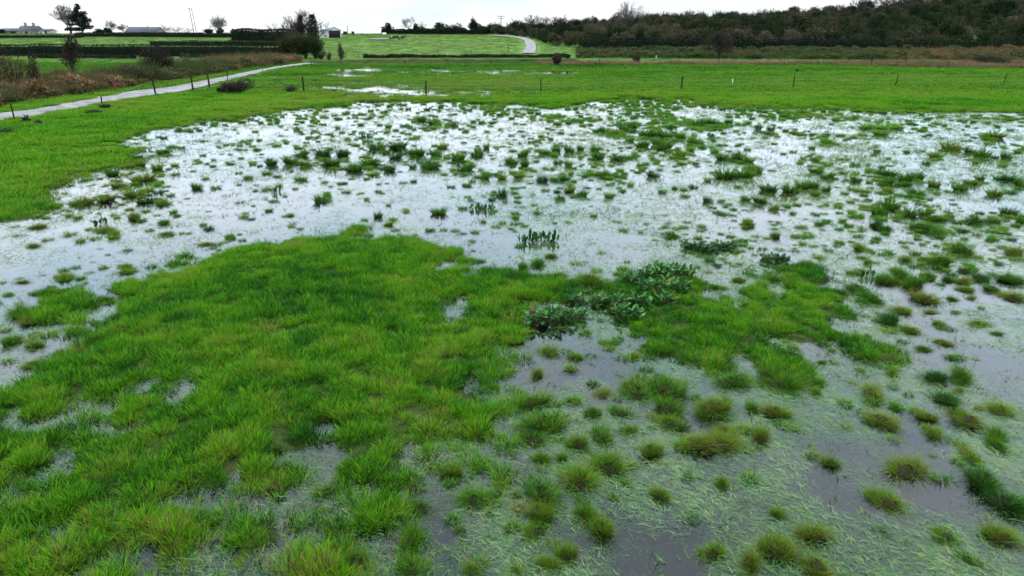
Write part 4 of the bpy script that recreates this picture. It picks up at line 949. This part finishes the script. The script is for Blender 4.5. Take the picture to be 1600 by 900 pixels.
for i, (px, Y, tp) in enumerate([(1335, 300, -4), (1352, 300, -12), (1375, 300, -10), (1400, 300, -16), (1425, 300, -14), (1462, 300, -22), (1500, 300, -20), (1545, 300, -24), (1590, 300, -26)]):
    T_(px, Y, tp, 'tall bare tree at the top right edge of the wooded hill', 60 + i, spread=.6, levels=5, minr=.035, wscale=1.3, mt='dark_twig', group='tall bare trees on the hilltop at the right', first=.25)
# conifer (cedar) on the left skyline
p = at(131, 292); e = empty('dark_conifer', p); tag(e, 'dark spreading conifer on the left skyline in front of a bare tree', 'tree')
H = 11.2; r = np.random.default_rng(4); S = [(0, 0, -.3, .35, 0, 0, H * .95, .06)]; PP = []; TT = []
for k in range(15):
    zc = H * (.14 + .84 * k / 14); L = (H * .44) * (1 - (zc / H) ** 1.5) * r.uniform(.65, 1.15) + .5
    for j in range(6):
        a = r.uniform(0, 6.28); l = L * r.uniform(.6, 1.1); S.append((0, 0, zc, .09, math.cos(a) * l, math.sin(a) * l, zc + .03 * l, .03))
        m_ = int(60 * l); f = r.uniform(.25, 1.05, m_); w_ = .35 + .45 * f
        PP.append(np.stack([math.cos(a) * l * f + r.normal(0, .28, m_) * w_, math.sin(a) * l * f + r.normal(0, .28, m_) * w_, zc + .03 * l * f + r.normal(0, .16, m_)], 1)); TT.append(r.uniform(0, 1, m_))
obj('trunk', tubes('trunk', S, M['bark'], 5), e); o = obj('crown', leafcloud('crown', np.concatenate(PP), .26, np.concatenate(TT), M['conifer'], 5), e); o['tint'] = .4

# ivy-covered trees by the lane
def ivy_tree(px, Y, top, label, seed, ivy=(.2, .75), wscale=1, ir=.6, **kw):
    e, tips = T_(px, Y, top, label, seed, wscale=wscale, mt='dark_twig', name='ivy_clad_tree', **kw)
    p = at(px, Y); d = px_dir(px, top); H = CAM_H + d[2] / d[1] * Y - p[2]; r = np.random.default_rng(seed); n = 2200
    z = r.uniform(ivy[0], ivy[1], n) ** 1.1 * H; a = r.uniform(0, 6.28, n); q = ir * (1.15 - z / H) * r.uniform(.4, 1.3, n) * (.7 + .6 * vnoise(z * 1.5, a, seed))
    o = obj('ivy', leafcloud('ivy', np.stack([np.cos(a) * q + .3 * np.sin(z * .6 + seed), np.sin(a) * q, z], 1), .2, r.uniform(0, 1, n), M['hedge'], seed), e); o['tint'] = .45
ivy_tree(452, 172, 20, 'bare ivy-clad tree, left one of the group above the olive thicket', 71, ivy=(.1, .45), ir=.6, spread=.62, levels=5, kids=(3, 4), minr=.03, wscale=1.1)
ivy_tree(470, 168, 11, 'tall tree with ivy up its trunk, middle one of the thicket group', 72, ivy=(.2, .85), ir=1.0, spread=.58, levels=5, kids=(3, 4), minr=.03, wscale=1.0)
ivy_tree(489, 166, 9, 'tall thickly ivied tree, right one of the thicket group', 73, ivy=(.15, .85), ir=1.4, spread=.62, levels=5, kids=(3, 4), minr=.03, wscale=1.1)
bush(at(452, 150), 6.4, 5.6, 'olive-green overgrown bush at the left of the tree thicket', 'olive', 81, 6500, .16, .38, name='thicket_bush')
bush(at(474, 147), 7.4, 6.0, 'large brown and olive bush at the foot of the ivied trees', 'olive', 82, 8000, .16, .18, name='thicket_bush')
bush(at(490, 146), 5.0, 4.6, 'dark rounded bush at the right of the tree thicket', 'hedge', 83, 3800, .16, .6, name='thicket_bush')
bush(at(530, 141), 1.6, 3.5, 'slim upright reddish shrub beside the end of the lane', 'brown', 84, 700, .12, .65)
bush(at(512, 138), 1.3, 2.0, 'thin bare reddish shrub just right of the thicket', 'brown', 85, 260, .1, .7)
bush(at(498, 142), 1.6, 1.5, 'low dark shrub at the foot of the thicket by the lane end', 'hedge', 86, 500, .12, .5)
# shrubs by the lane
def B(px, base, top, wpx, label, mkey, seed, n, leaf, tint, **kw):
    p = G(px, base); k = mpp(p); return bush(p, wpx * k, (base - top) * k * 1.02, label, mkey, seed, n, leaf, tint, **kw)
B(118, 126, 60, 42, 'tall dark purplish-brown bare shrub in the field left of the lane', 'brown', 91, 1900, .10, .22, stem=1.2, name='bare_shrub')
B(255, 122, 72, 66, 'wide dark purplish-brown bare bush in the brambles by the lane', 'brown', 92, 5000, .10, .16, name='bare_shrub')
B(28, 152, 74, 60, 'tall pale green thinly leaved shrub at the left edge', 'olive', 93, 1900, .09, .85, name='pale_shrub')
B(8, 150, 88, 40, 'pale brownish shrub at the far left edge beside a taller one', 'brown', 94, 1200, .09, .85, name='pale_shrub')
B(62, 150, 78, 30, 'slender pale green shrub right of the tall pale one', 'olive', 95, 420, .09, .85, name='pale_shrub')
B(208, 132, 100, 56, 'rounded green-brown bramble bush left of the wide bare bush', 'olive', 96, 2600, .10, .55, name='bramble_bush')
B(372, 147, 122, 64, 'sprawling dark bramble heap on the near side of the lane', 'brown', 97, 2600, .07, .25, name='bramble_bush')
B(345, 146, 136, 20, 'small black-green bramble lump left of the bramble heap', 'hedge', 98, 700, .06, .3, name='bramble_bush')
B(244, 153, 147, 22, 'small dark weed clump around the leaning lane post', 'hedge', 99, 400, .05, .6, name='bramble_bush')
B(165, 174, 161, 26, 'small dark bramble clump around the short lane post', 'brown', 100, 420, .06, .3, name='bramble_bush')
B(146, 181, 170, 28, 'low straggling bramble below the short lane post', 'hedge', 101, 300, .06, .5, name='bramble_bush')
B(43, 195, 178, 16, 'dark reddish weed clump beside the lane at the left', 'brown', 102, 260, .05, .4, name='bramble_bush')
B(62, 199, 184, 14, 'dark green weed clump between the lane and the field', 'hedge', 103, 200, .05, .6, name='bramble_bush')
B(12, 213, 200, 34, 'low dark bramble at the left edge below the lane', 'brown', 104, 500, .05, .25, name='bramble_bush')
B(190, 175, 166, 30, 'low brownish weeds on the bank right of the short post', 'brown', 105, 260, .05, .5, name='bramble_bush')
B(455, 146, 132, 26, 'low twiggy bramble beside the left post of the field fence', 'brown', 106, 240, .06, .5, name='bramble_bush')
B(522, 145, 138, 6, 'tiny dark weed in the wet patch by the field fence', 'hedge', 107, 80, .06, .4, name='weed')
B(870, 103, 83, 20, 'round reddish-brown bush at the back of the flat field', 'brown', 108, 1500, .13, .45, name='brown_bush')
B(995, 101, 84, 22, 'thin bare brown bush in the rough strip below the wood', 'brown', 109, 420, .12, .45, name='brown_bush')
B(886, 93, 84, 12, 'small dark bush at the right end of the low ragged hedge', 'hedge', 110, 500, .13, .5)
B(886, 117, 110, 5, 'tiny dark weed in the smooth field right of the wet patch', 'hedge', 111, 60, .08, .3, name='weed')
B(1245, 114, 107, 8, 'dark green weed standing alone in the smooth field', 'hedge', 112, 100, .10, .35, name='weed')
B(958, 107.5, 105.5, 6, 'flat dark weed at the back of the smooth field', 'hedge', 113, 40, .10, .2, name='weed')
B(1180, 94, 84, 34, 'low dark bush in the rough bank right of the lone tree', 'hedge', 114, 800, .14, .5, name='rough_bush')
B(1210, 93, 85, 26, 'low green bush at the left of the long rough bank', 'hedge', 115, 600, .14, .8, name='rough_bush')
B(1545, 102, 84, 60, 'low dark bramble bush in the brown bank at the right', 'hedge', 116, 1400, .14, .6, name='rough_bush')
# lone dark tree in front of the wood
p = G(1123, 98); e, tips = bare_tree(p, 6.0, 'dark lone tree with a fanning crown in front of the wood', 120, spread=.72, levels=5, minr=.03, mt='dark_twig', first=.26, name='lone_tree')
P, t = cloud_pts(121, 900, 2.3, 2.0, 2.0, 4.2, 10); o = obj('foliage', leafcloud('foliage', P, .13, t, M['brown'], 6), e); o['tint'] = .12

# skyline bushes at the left
for (px, Y, top, wp, lab, mk, tn) in [(158, 300, 44.5, 22, 'low blue-green bush right of the conifer', 'conifer', .8), (171, 296, 42, 16, 'dark rounded bush under the small bare tree', 'hedge', .5), (328, 285, 43, 20, 'dark evergreen bush left of the spreading bare tree', 'hedge', .3),
        (345, 283, 43, 18, 'dark bush under the spreading bare tree', 'hedge', .3), (368, 285, 43, 16, 'pale rounded bush right of the spreading bare tree', 'olive', .4), (4, 300, 44, 18, 'dark bush at the left end of the farm buildings', 'hedge', .4), (688, 296, 32, 28, 'dense dark evergreen on the crest tree line', 'hedge', .1),
        (712, 294, 35, 34, 'dark flat-topped evergreen right of the dense one', 'hedge', .12), (740, 290, 31, 22, 'dark ivy mass round the crest tree', 'hedge', .2), (650, 294, 35, 14, 'small dark evergreen beside the slender bare tree', 'hedge', .12), (608, 292, 35.5, 16, 'dark evergreen at the left end of the crest tree line', 'hedge', .1), (770, 290, 34, 40, 'dark low bush mass below the crossarm pole', 'hedge', .3)]:
    p = at(px, Y); d = px_dir(px, top); bush(p, wp * mpp(p), CAM_H + d[2] / d[1] * Y - p[2], lab, mk, int(px), 1100, .28, tn, name='skyline_bush')

# ------------------------------------------------------------------ rough growth
def rough_clump(seed, n, rad, h0, h1, w): return blade_mesh('rough', blades(n, rad, h0, h1, w, seed, lean=.7, curve=.8, segs=2, dome=False), M['rough'])
rsrc = sources('rough_clump', [rough_clump(1100 + i, 70, .55, .35, .95, .035) for i in range(6)])
def in_poly_pts(P, n, seed):
    r = np.random.default_rng(seed); lo = P.min(0); hi = P.max(0); x = r.uniform(lo[0], hi[0], n); y = r.uniform(lo[1], hi[1], n); s = sdf_poly(P, x, y); k = s > 0
    return x[k], y[k], s[k], r
def rough_bush(seed):
    P, t = cloud_pts(seed, 420, .9, .9, .5, .42, 7); P[:, 2] = np.maximum(P[:, 2], .02)
    me = leafcloud('rough_bush', P, .11, t, M['rough'], seed); return me
bsrc = sources('rough_bush', [rough_bush(1200 + i) for i in range(5)])
V1 = poly([(-60, 180), (0, 168), (60, 160), (130, 150), (200, 138), (260, 129), (310, 121), (360, 112), (400, 106), (440, 101), (470, 97.5), (440, 92), (400, 96), (350, 99), (300, 106), (250, 112), (200, 118), (140, 128), (90, 134), (40, 140), (-60, 150)])
x, y, s, r = in_poly_pts(V1, 45000, 1); k = (r.uniform(0, 1, len(x)) < np.clip(s / 1.5, .1, 1) * np.clip(.2 + 1.8 * (fbm(x, y, 3, 81, 2) - .25), 0, 1)) & off_lane(x, y, .8); x, y, s = x[k], y[k], s[k]
x, y, s = x[:14000], y[:14000], s[:14000]
o = scat_xy('bramble_verge', x, y, macro(x, y), rsrc, 6, .5, 1.15, .30 + 1.3 * (fbm(x, y, 6, 82, 3) - .38), 11, zs=(.6, 1.4), smul=np.clip(.55 + s / 4.5, 0, 1.1) * (.45 + 1.2 * fbm(x, y, 2.5, 89, 2)), tilt=.25)
tag(o, 'reddish-brown brambles and dead growth beside the lane', 'undergrowth', kind='stuff')
x, y, s, r = in_poly_pts(V1, 2600, 21); k = off_lane(x, y, 1.2) & (r.uniform(0, 1, len(x)) < .5); x, y = x[k][:800], y[k][:800]
o = scat_xy('bramble_tangle', x, y, macro(x, y) + .02, bsrc, 5, .5, 1.5, .10 + .9 * fbm(x, y, 5, 90, 2) + r.normal(0, .12, len(x)) - .1, 22, zs=(.7, 1.3))
tag(o, 'dark tangled bramble mounds along the left of the lane', 'undergrowth', kind='stuff'); print('VERGE', len(x))
V2 = np.array([at(840, 117)[:2], at(1300, 117)[:2], at(1480, 108)[:2], at(2000, 100)[:2], at(2000, 124)[:2], at(1480, 127)[:2], at(1300, 126)[:2], at(840, 124)[:2]])
x, y, s, r = in_poly_pts(V2, 12000, 2); k = r.uniform(0, 1, len(x)) < .35 + .5 * fbm(x, y, 6, 83, 2); x, y, s = x[k][:5200], y[k][:5200], s[k][:5200]
o = scat_xy('dead_reeds', x, y, gz(x, y), rsrc, 6, .6, 1.1, .55 + .6 * (fbm(x, y, 8, 84, 2) - .3), 12, zs=(.4, .8), tilt=.2)
tag(o, 'strip of pale brown dead reeds along the back of the field', 'reeds', kind='stuff')
V3 = np.array([at(905, 150)[:2], at(2000, 128)[:2], at(2000, 176)[:2], at(905, 180)[:2]])
x, y, s, r = in_poly_pts(V3, 16000, 3); k = (r.uniform(0, 1, len(x)) < np.clip(.15 + 1.3 * (fbm(x, y, 9, 85, 3) - .3), 0, 1)) ; x, y = x[k][:3500], y[k][:3500]
o = scat_xy('rough_bank', x, y, gz(x, y), rsrc, 6, .8, 1.6, -.02 + 1.0 * (fbm(x, y, 12, 86, 3) - .35) + .35 * sstep((x / y - .35) / .3), 13, zs=(.3, .8), tilt=.4, smul=.4 + 1.1 * fbm(x, y, 4, 95, 2))
tag(o, 'rough bank of mixed brown and green growth below the wood', 'undergrowth', kind='stuff')
x, y, s, r = in_poly_pts(V3, 4200, 23); k = r.uniform(0, 1, len(x)) < np.clip(2.4 * (fbm(x, y, 8, 96, 2) - .25), 0, 1); x, y = x[k], y[k]
o = scat_xy('bank_scrub', x, y, gz(x, y), bsrc, 5, .8, 2.0, -.02 + .55 * (fbm(x, y, 11, 97, 3) - .2) + r.normal(0, .1, len(x)) + .25 * sstep((x / y - .35) / .3), 24, zs=(.5, 1.0))
tag(o, 'low dark scrub scattered over the bank below the wood', 'undergrowth', kind='stuff')
V4 = poly([(555, 96.5), (620, 95.5), (900, 95), (900, 98), (620, 101), (500, 101), (470, 99)])
x, y, s, r = in_poly_pts(V4, 5000, 4); x, y = x[:1400], y[:1400]
o = scat_xy('rough_margin', x, y, gz(x, y), rsrc, 6, .5, .9, .15 + .8 * (fbm(x, y, 10, 87, 2) - .3), 14, zs=(.3, .6))
tag(o, 'thin rough growth between the low hedge and the field', 'undergrowth', kind='stuff')
psrc = sources('pasture_clump', [blade_mesh('pasture', blades(90, .75, .05, .14, .035, 95 + i, lean=.7, segs=2), M['pasture']) for i in range(4)])
# pasture tufts on the hill and upper fields
x, y = rand_wedge(52000, 125, 300, 120); k = off_lane(x, y, 1.0) & ((x / y < .12) | (y < 152)) & ((x / y > .02) | (y > 0)); x, y = x[k][:32000], y[k][:32000]
o = scat_xy('pasture_grass', x, y, ground_z(x, y), psrc, 4, 1.2, 2.2, .40 + .6 * (fbm(x, y, 12, 88, 3) - .4) + .12 * (np.abs(x / y + .13) < .13), 15, zs=(.22, .4))
tag(o, 'duller green grass of the hill pasture and upper fields', 'grass', kind='stuff')

# ------------------------------------------------------------------ buildings
def gable(name, w, d, h, rh, mw, mr, parent, ox=0, oy=0, over=.25, wname='wall', rname='roof'):
    """gabled block, ridge along x"""
    V = [(-w / 2, -d / 2, 0), (w / 2, -d / 2, 0), (w / 2, d / 2, 0), (-w / 2, d / 2, 0), (-w / 2, -d / 2, h), (w / 2, -d / 2, h), (w / 2, d / 2, h), (-w / 2, d / 2, h), (-w / 2, 0, h + rh), (w / 2, 0, h + rh)]
    V = [(a + ox, b_ + oy, c_ - (.6 if i < 4 else 0)) for i, (a, b_, c_) in enumerate(V)]
    obj(wname, mesh_from(wname, V, [np.array([[0, 1, 5, 4], [2, 3, 7, 6], [0, 4, 7, 3], [1, 2, 6, 5]]), np.array([[4, 8, 7], [5, 6, 9]])], mw), parent)
    R = []; Qr = []
    for s in (-1, 1):
        o = len(R); e0 = d / 2 + over; k = rh / (d / 2)
        for zz in (.02, .16):
            R += [(-w / 2 - over + ox, s * e0 + oy, h - over * k + zz), (w / 2 + over + ox, s * e0 + oy, h - over * k + zz), (w / 2 + over + ox, oy + s * .001, h + rh + zz), (-w / 2 - over + ox, oy + s * .001, h + rh + zz)]
        Qr += [[o, o + 1, o + 2, o + 3], [o + 4, o + 5, o + 6, o + 7], [o, o + 1, o + 5, o + 4], [o + 1, o + 2, o + 6, o + 5], [o + 3, o, o + 4, o + 7]]
    return obj(rname, mesh_from(rname, R, np.array(Qr), mr), parent)
def win(e, lst, y):
    for (cx, cz, w_, h_) in lst:
        f = boxes('window', [(cx - w_ / 2, y, cz, .08, .08, h_), (cx + w_ / 2, y, cz, .08, .08, h_), (cx, y, cz + h_ / 2 + .04, w_ + .08, .08, .08), (cx, y, cz - h_ / 2 - .04, w_ + .16, .12, .08), (cx, y, cz, .05, .06, h_)], M['render_wall'], e)
        boxes('pane', [(cx, y + .03, cz, w_ - .08, .02, h_ - .02)], M['glass'], f)
p = at(26, 305); e = empty('long_shed', (p[0], p[1], p[2] - 1.2)); tag(e, 'long low grey-roofed shed at the left end of the skyline farm', 'shed')
gable('s', 8.6, 6, 2.3, 1.0, M['pink_wall'], M['slate'], e); boxes('door', [(1, -3.03, 1.1, 2.4, .06, 2.2)], M['dark_void'], e); win(e, [(-2.5, 1.5, .9, .8)], -3.04)
p = at(51, 300); e = empty('farmhouse', (p[0], p[1], p[2] - 1.2)); tag(e, 'grey farmhouse with two chimneys on the left skyline', 'house')
rf = gable('s', 7.0, 6, 2.5, 1.7, M['pink_wall'], M['slate'], e)
for sx in (-1.7, 1.6):
    c = boxes('chimney', [(sx, 0, 4.5, .8, .7, 1.3), (sx, 0, 5.19, .95, .85, .12)], M['pink_wall'], rf)
    boxes('chimney_pot', [(sx - .18, 0, 5.4, .22, .22, .35), (sx + .18, 0, 5.4, .22, .22, .35)], M['slate'], rf)
win(e, [(-2.2, 1.6, .9, 1.0), (2.2, 1.6, .9, 1.0)], -3.04); boxes('door', [(0, -3.03, 1.05, 1.0, .06, 2.1)], M['dark_void'], e)
p = at(76, 300); e = empty('bungalow', (p[0], p[1], p[2] - .9)); tag(e, 'small white bungalow with dark roof right of the farmhouse', 'house')
gable('s', 4.6, 5, 2.0, .7, M['render_wall'], M['slate'], e); win(e, [(-1.1, 1.2, .8, .8)], -2.54); boxes('door', [(1.0, -2.53, 1.0, .9, .06, 1.9)], M['dark_void'], e)
p = at(229, 300); e = empty('grey_barn', (p[0], p[1], p[2] - .9)); tag(e, 'wide low barn with blue-grey slate roof on the left skyline', 'barn')
gable('s', 12.6, 8, 1.5, 2.0, M['pink_wall'], M['slate'], e); win(e, [(-3, .9, .9, .6), (2, .9, .9, .6)], -4.04)
boxes('roof_vent', [(1.4, 0, 3.75, .3, .3, .4)], M['slate'], e)
p = at(514, 255); e = empty('open_barn', (p[0], p[1], p[2] - .3)); e.rotation_euler = (0, 0, math.radians(-52)); tag(e, 'pale sheet-roofed farm barn with dark open end on the hill crest', 'barn')
gable('s', 8.5, 5.6, 2.7, 1.1, M['render_wall'], M['sheet_roof'], e)
boxes('bay_shade_panel', [(4.28, .3, 1.35, .05, 4.2, 2.6)], M['dark_void'], e); boxes('door', [(-1.5, -2.83, 1.2, 1.8, .05, 2.3)], M['sheet_roof'], e)  # flat dark panel paints the shade inside the open end
p = at(497, 262); e = empty('lean_to', (p[0], p[1], p[2] - .3)); tag(e, 'small pale outbuilding half hidden behind the thicket', 'shed'); gable('s', 3.4, 3.5, 2.6, .7, M['render_wall'], M['slate'], e); boxes('door', [(0, -1.78, 1, .9, .05, 2)], M['dark_void'], e)

# ------------------------------------------------------------------ poles
def pole(px, base, top, Y, label, lean=0, arm=0, double=False, rad=.14, name='utility_pole'):
    p = at(px, Y); d = px_dir(px, top); H = CAM_H + d[2] / d[1] * Y - p[2]
    e = empty(name, p); tag(e, label, 'pole')
    obj('shaft', tubes('shaft', [(0, 0, -.4, rad, lean, 0, H, rad * .7)], M['post'], 8), e)
    if arm:
        for dz in ((0, .7) if double else (0,)): 
            a = boxes('crossarm', [(lean * .95, 0, H - .35 - dz, arm * (1 if not dz else .7), .14, .14)], M['post'], e)
            boxes('insulators', [(lean * .95 + s * arm * .45 * (1 if not dz else .7), 0, H - .35 - dz + .17, .1, .1, .2) for s in (-1, 0, 1)], M['pale_post'], a)
pole(305, 52, 12, 240, 'slim leaning pole, left one of the close pair on the skyline', lean=-.5, arm=.5, rad=.12)
pole(309, 52, 13, 240, 'slim leaning pole, right one of the close pair on the skyline', lean=-.6, arm=.4, rad=.10)
pole(783, 50, 24, 275, 'utility pole with wide crossarm above the crest tree line', arm=3.0, double=True, rad=.15)
pole(70, 50, 38.5, 300, 'thin aerial mast between the farmhouse and the bungalow', rad=.05, name='aerial_mast')
pole(93, 54, 45, 296, 'thin pale pole on the skyline left of the big bare tree', rad=.05, name='thin_pole')
pole(544, 52, 40, 280, 'dark pole on the crest right of the open barn', rad=.12)
for px, w_, h_, lab in ((540, 1.3, 1.3, 'dark boxy feed bin left of the crest pole'), (552, .9, 1.3, 'dark narrow bin right of the crest pole'), (566, .7, .6, 'tiny dark trough on the crest')):
    p = at(px, 284); e = empty('feed_bin', (p[0], p[1], p[2] - .1)); tag(e, lab, 'bin'); boxes('body', [(0, 0, h_ / 2, w_, w_, h_)], M['dark_void'], e); boxes('lid', [(0, 0, h_ + .04, w_ + .1, w_ + .1, .08)], M['slate'], e)
p = at(601, 282); e = empty('round_bale', (p[0], p[1], p[2] + .35)); tag(e, 'white wrapped bale at the left end of the crest tree line', 'bale')
o = obj('wrap', tubes('wrap', [(-.7, 0, 0, .2, -.68, 0, 0, .55), (-.68, 0, 0, .55, .68, 0, 0, .55), (.68, 0, 0, .55, .7, 0, 0, .2)], M['pale_post'], 14), e)

# ------------------------------------------------------------------ cattle
m, nt, o_ = mat('cow_hide'); tco = nd(nt, 'ShaderNodeTexCoord'); n1 = noise(nt, 1.6, 1, tco.outputs['Object'])
principled(nt, o_, ramp(nt, [(.60, (.022, .018, .018)), (.63, (.62, .60, .56))], n1), .8, .2); HIDE = m
def cow(px, Y, rz, label, seed, s=1.0, graze=False):
    p = at(px, Y); z0 = float(ground_z(np.array([p[0]]), np.array([p[1]]))[0])
    # one skinned body: spine, neck, head, four jointed legs, tail
    hd = (1.5, .62) if graze else (1.62, 1.38)
    V = [(-.75, 0, 1.15), (-.35, 0, 1.12), (.15, 0, 1.08), (.62, 0, 1.15), (1.05, 0, 1.22 if not graze else 1.0), (hd[0] - .15, 0, hd[1] + .06), (hd[0] + .18, 0, hd[1] - .12)]
    R = [.30, .36, .38, .34, .20, .15, .09]; E = [(i, i + 1) for i in range(6)]
    def leg(i, x, yv, pts):
        prev = i
        for (a, b_, c_, rr) in pts: V.append((x + a, yv * b_, c_)); R.append(rr); E.append((prev, len(V) - 1)); prev = len(V) - 1
    for sg in (-1, 1):
        leg(0, -.72, sg, [(0, .2, .85, .17), (.06, .21, .62, .11), (-.10, .21, .42, .065), (-.04, .21, .08, .055), (.04, .21, .02, .06)])
        leg(3, .60, sg, [(0, .19, .82, .15), (0, .2, .48, .075), (.0, .2, .1, .055), (.05, .2, .02, .06)])
        V.append((hd[0] - .2, sg * .2, hd[1] + .12)); R.append(.04); E.append((5, len(V) - 1))
    V.append((-1.05, 0, 1.1)); R.append(.05); E.append((0, len(V) - 1)); V.append((-1.1, 0, .55)); R.append(.035); E.append((len(V) - 2, len(V) - 1))
    me = bpy.data.meshes.new('cow'); me.from_pydata(V, E, []); me.materials.append(HIDE)
    o = obj('cow', me, loc=(p[0], p[1], z0 - .03)); o.rotation_euler = (0, 0, rz); o.scale = (s,) * 3
    sk = o.modifiers.new('skin', 'SKIN'); sk.use_smooth_shade = True
    for i, rr in enumerate(R): me.skin_vertices[0].data[i].radius = (rr, rr)
    me.skin_vertices[0].data[0].use_root = True
    sb = o.modifiers.new('sub', 'SUBSURF'); sb.levels = 1; sb.render_levels = 1
    tag(o, label, 'cow')
cow(614, 232, .2, 'black and white cow, left one of the three on the hill', 1)
cow(620, 234, 3.0, 'dark cow standing in the middle of the three on the hill', 2, graze=True)
cow(627, 232, .1, 'black and white cow with pale head, right one of the three', 3)
# muddy puddle by the cattle
m, nt, o_ = mat('puddle_water'); principled(nt, o_, (.06, .055, .05), .6, .3)
a = G(572, 63.6); b2 = G(606, 63.6); c = G(606, 61.6); d = G(574, 61.8); ring = []
for k in range(20):
    t = 2 * PI * k / 20; x_ = (a[0] + b2[0]) / 2 + (b2[0] - a[0]) / 2 * math.cos(t) * random.uniform(.85, 1.05); y_ = (a[1] + c[1]) / 2 + (c[1] - a[1]) / 2 * math.sin(t) * random.uniform(.8, 1.1); ring.append((x_, y_, float(macro(x_, y_)) + .42))
cc = np.mean(np.array(ring), 0); V = [tuple(cc)] + ring
tag(obj('puddle', mesh_from('puddle', V, np.array([[0, 1 + k, 1 + (k + 1) % 20] for k in range(20)]), m)), kind='structure')
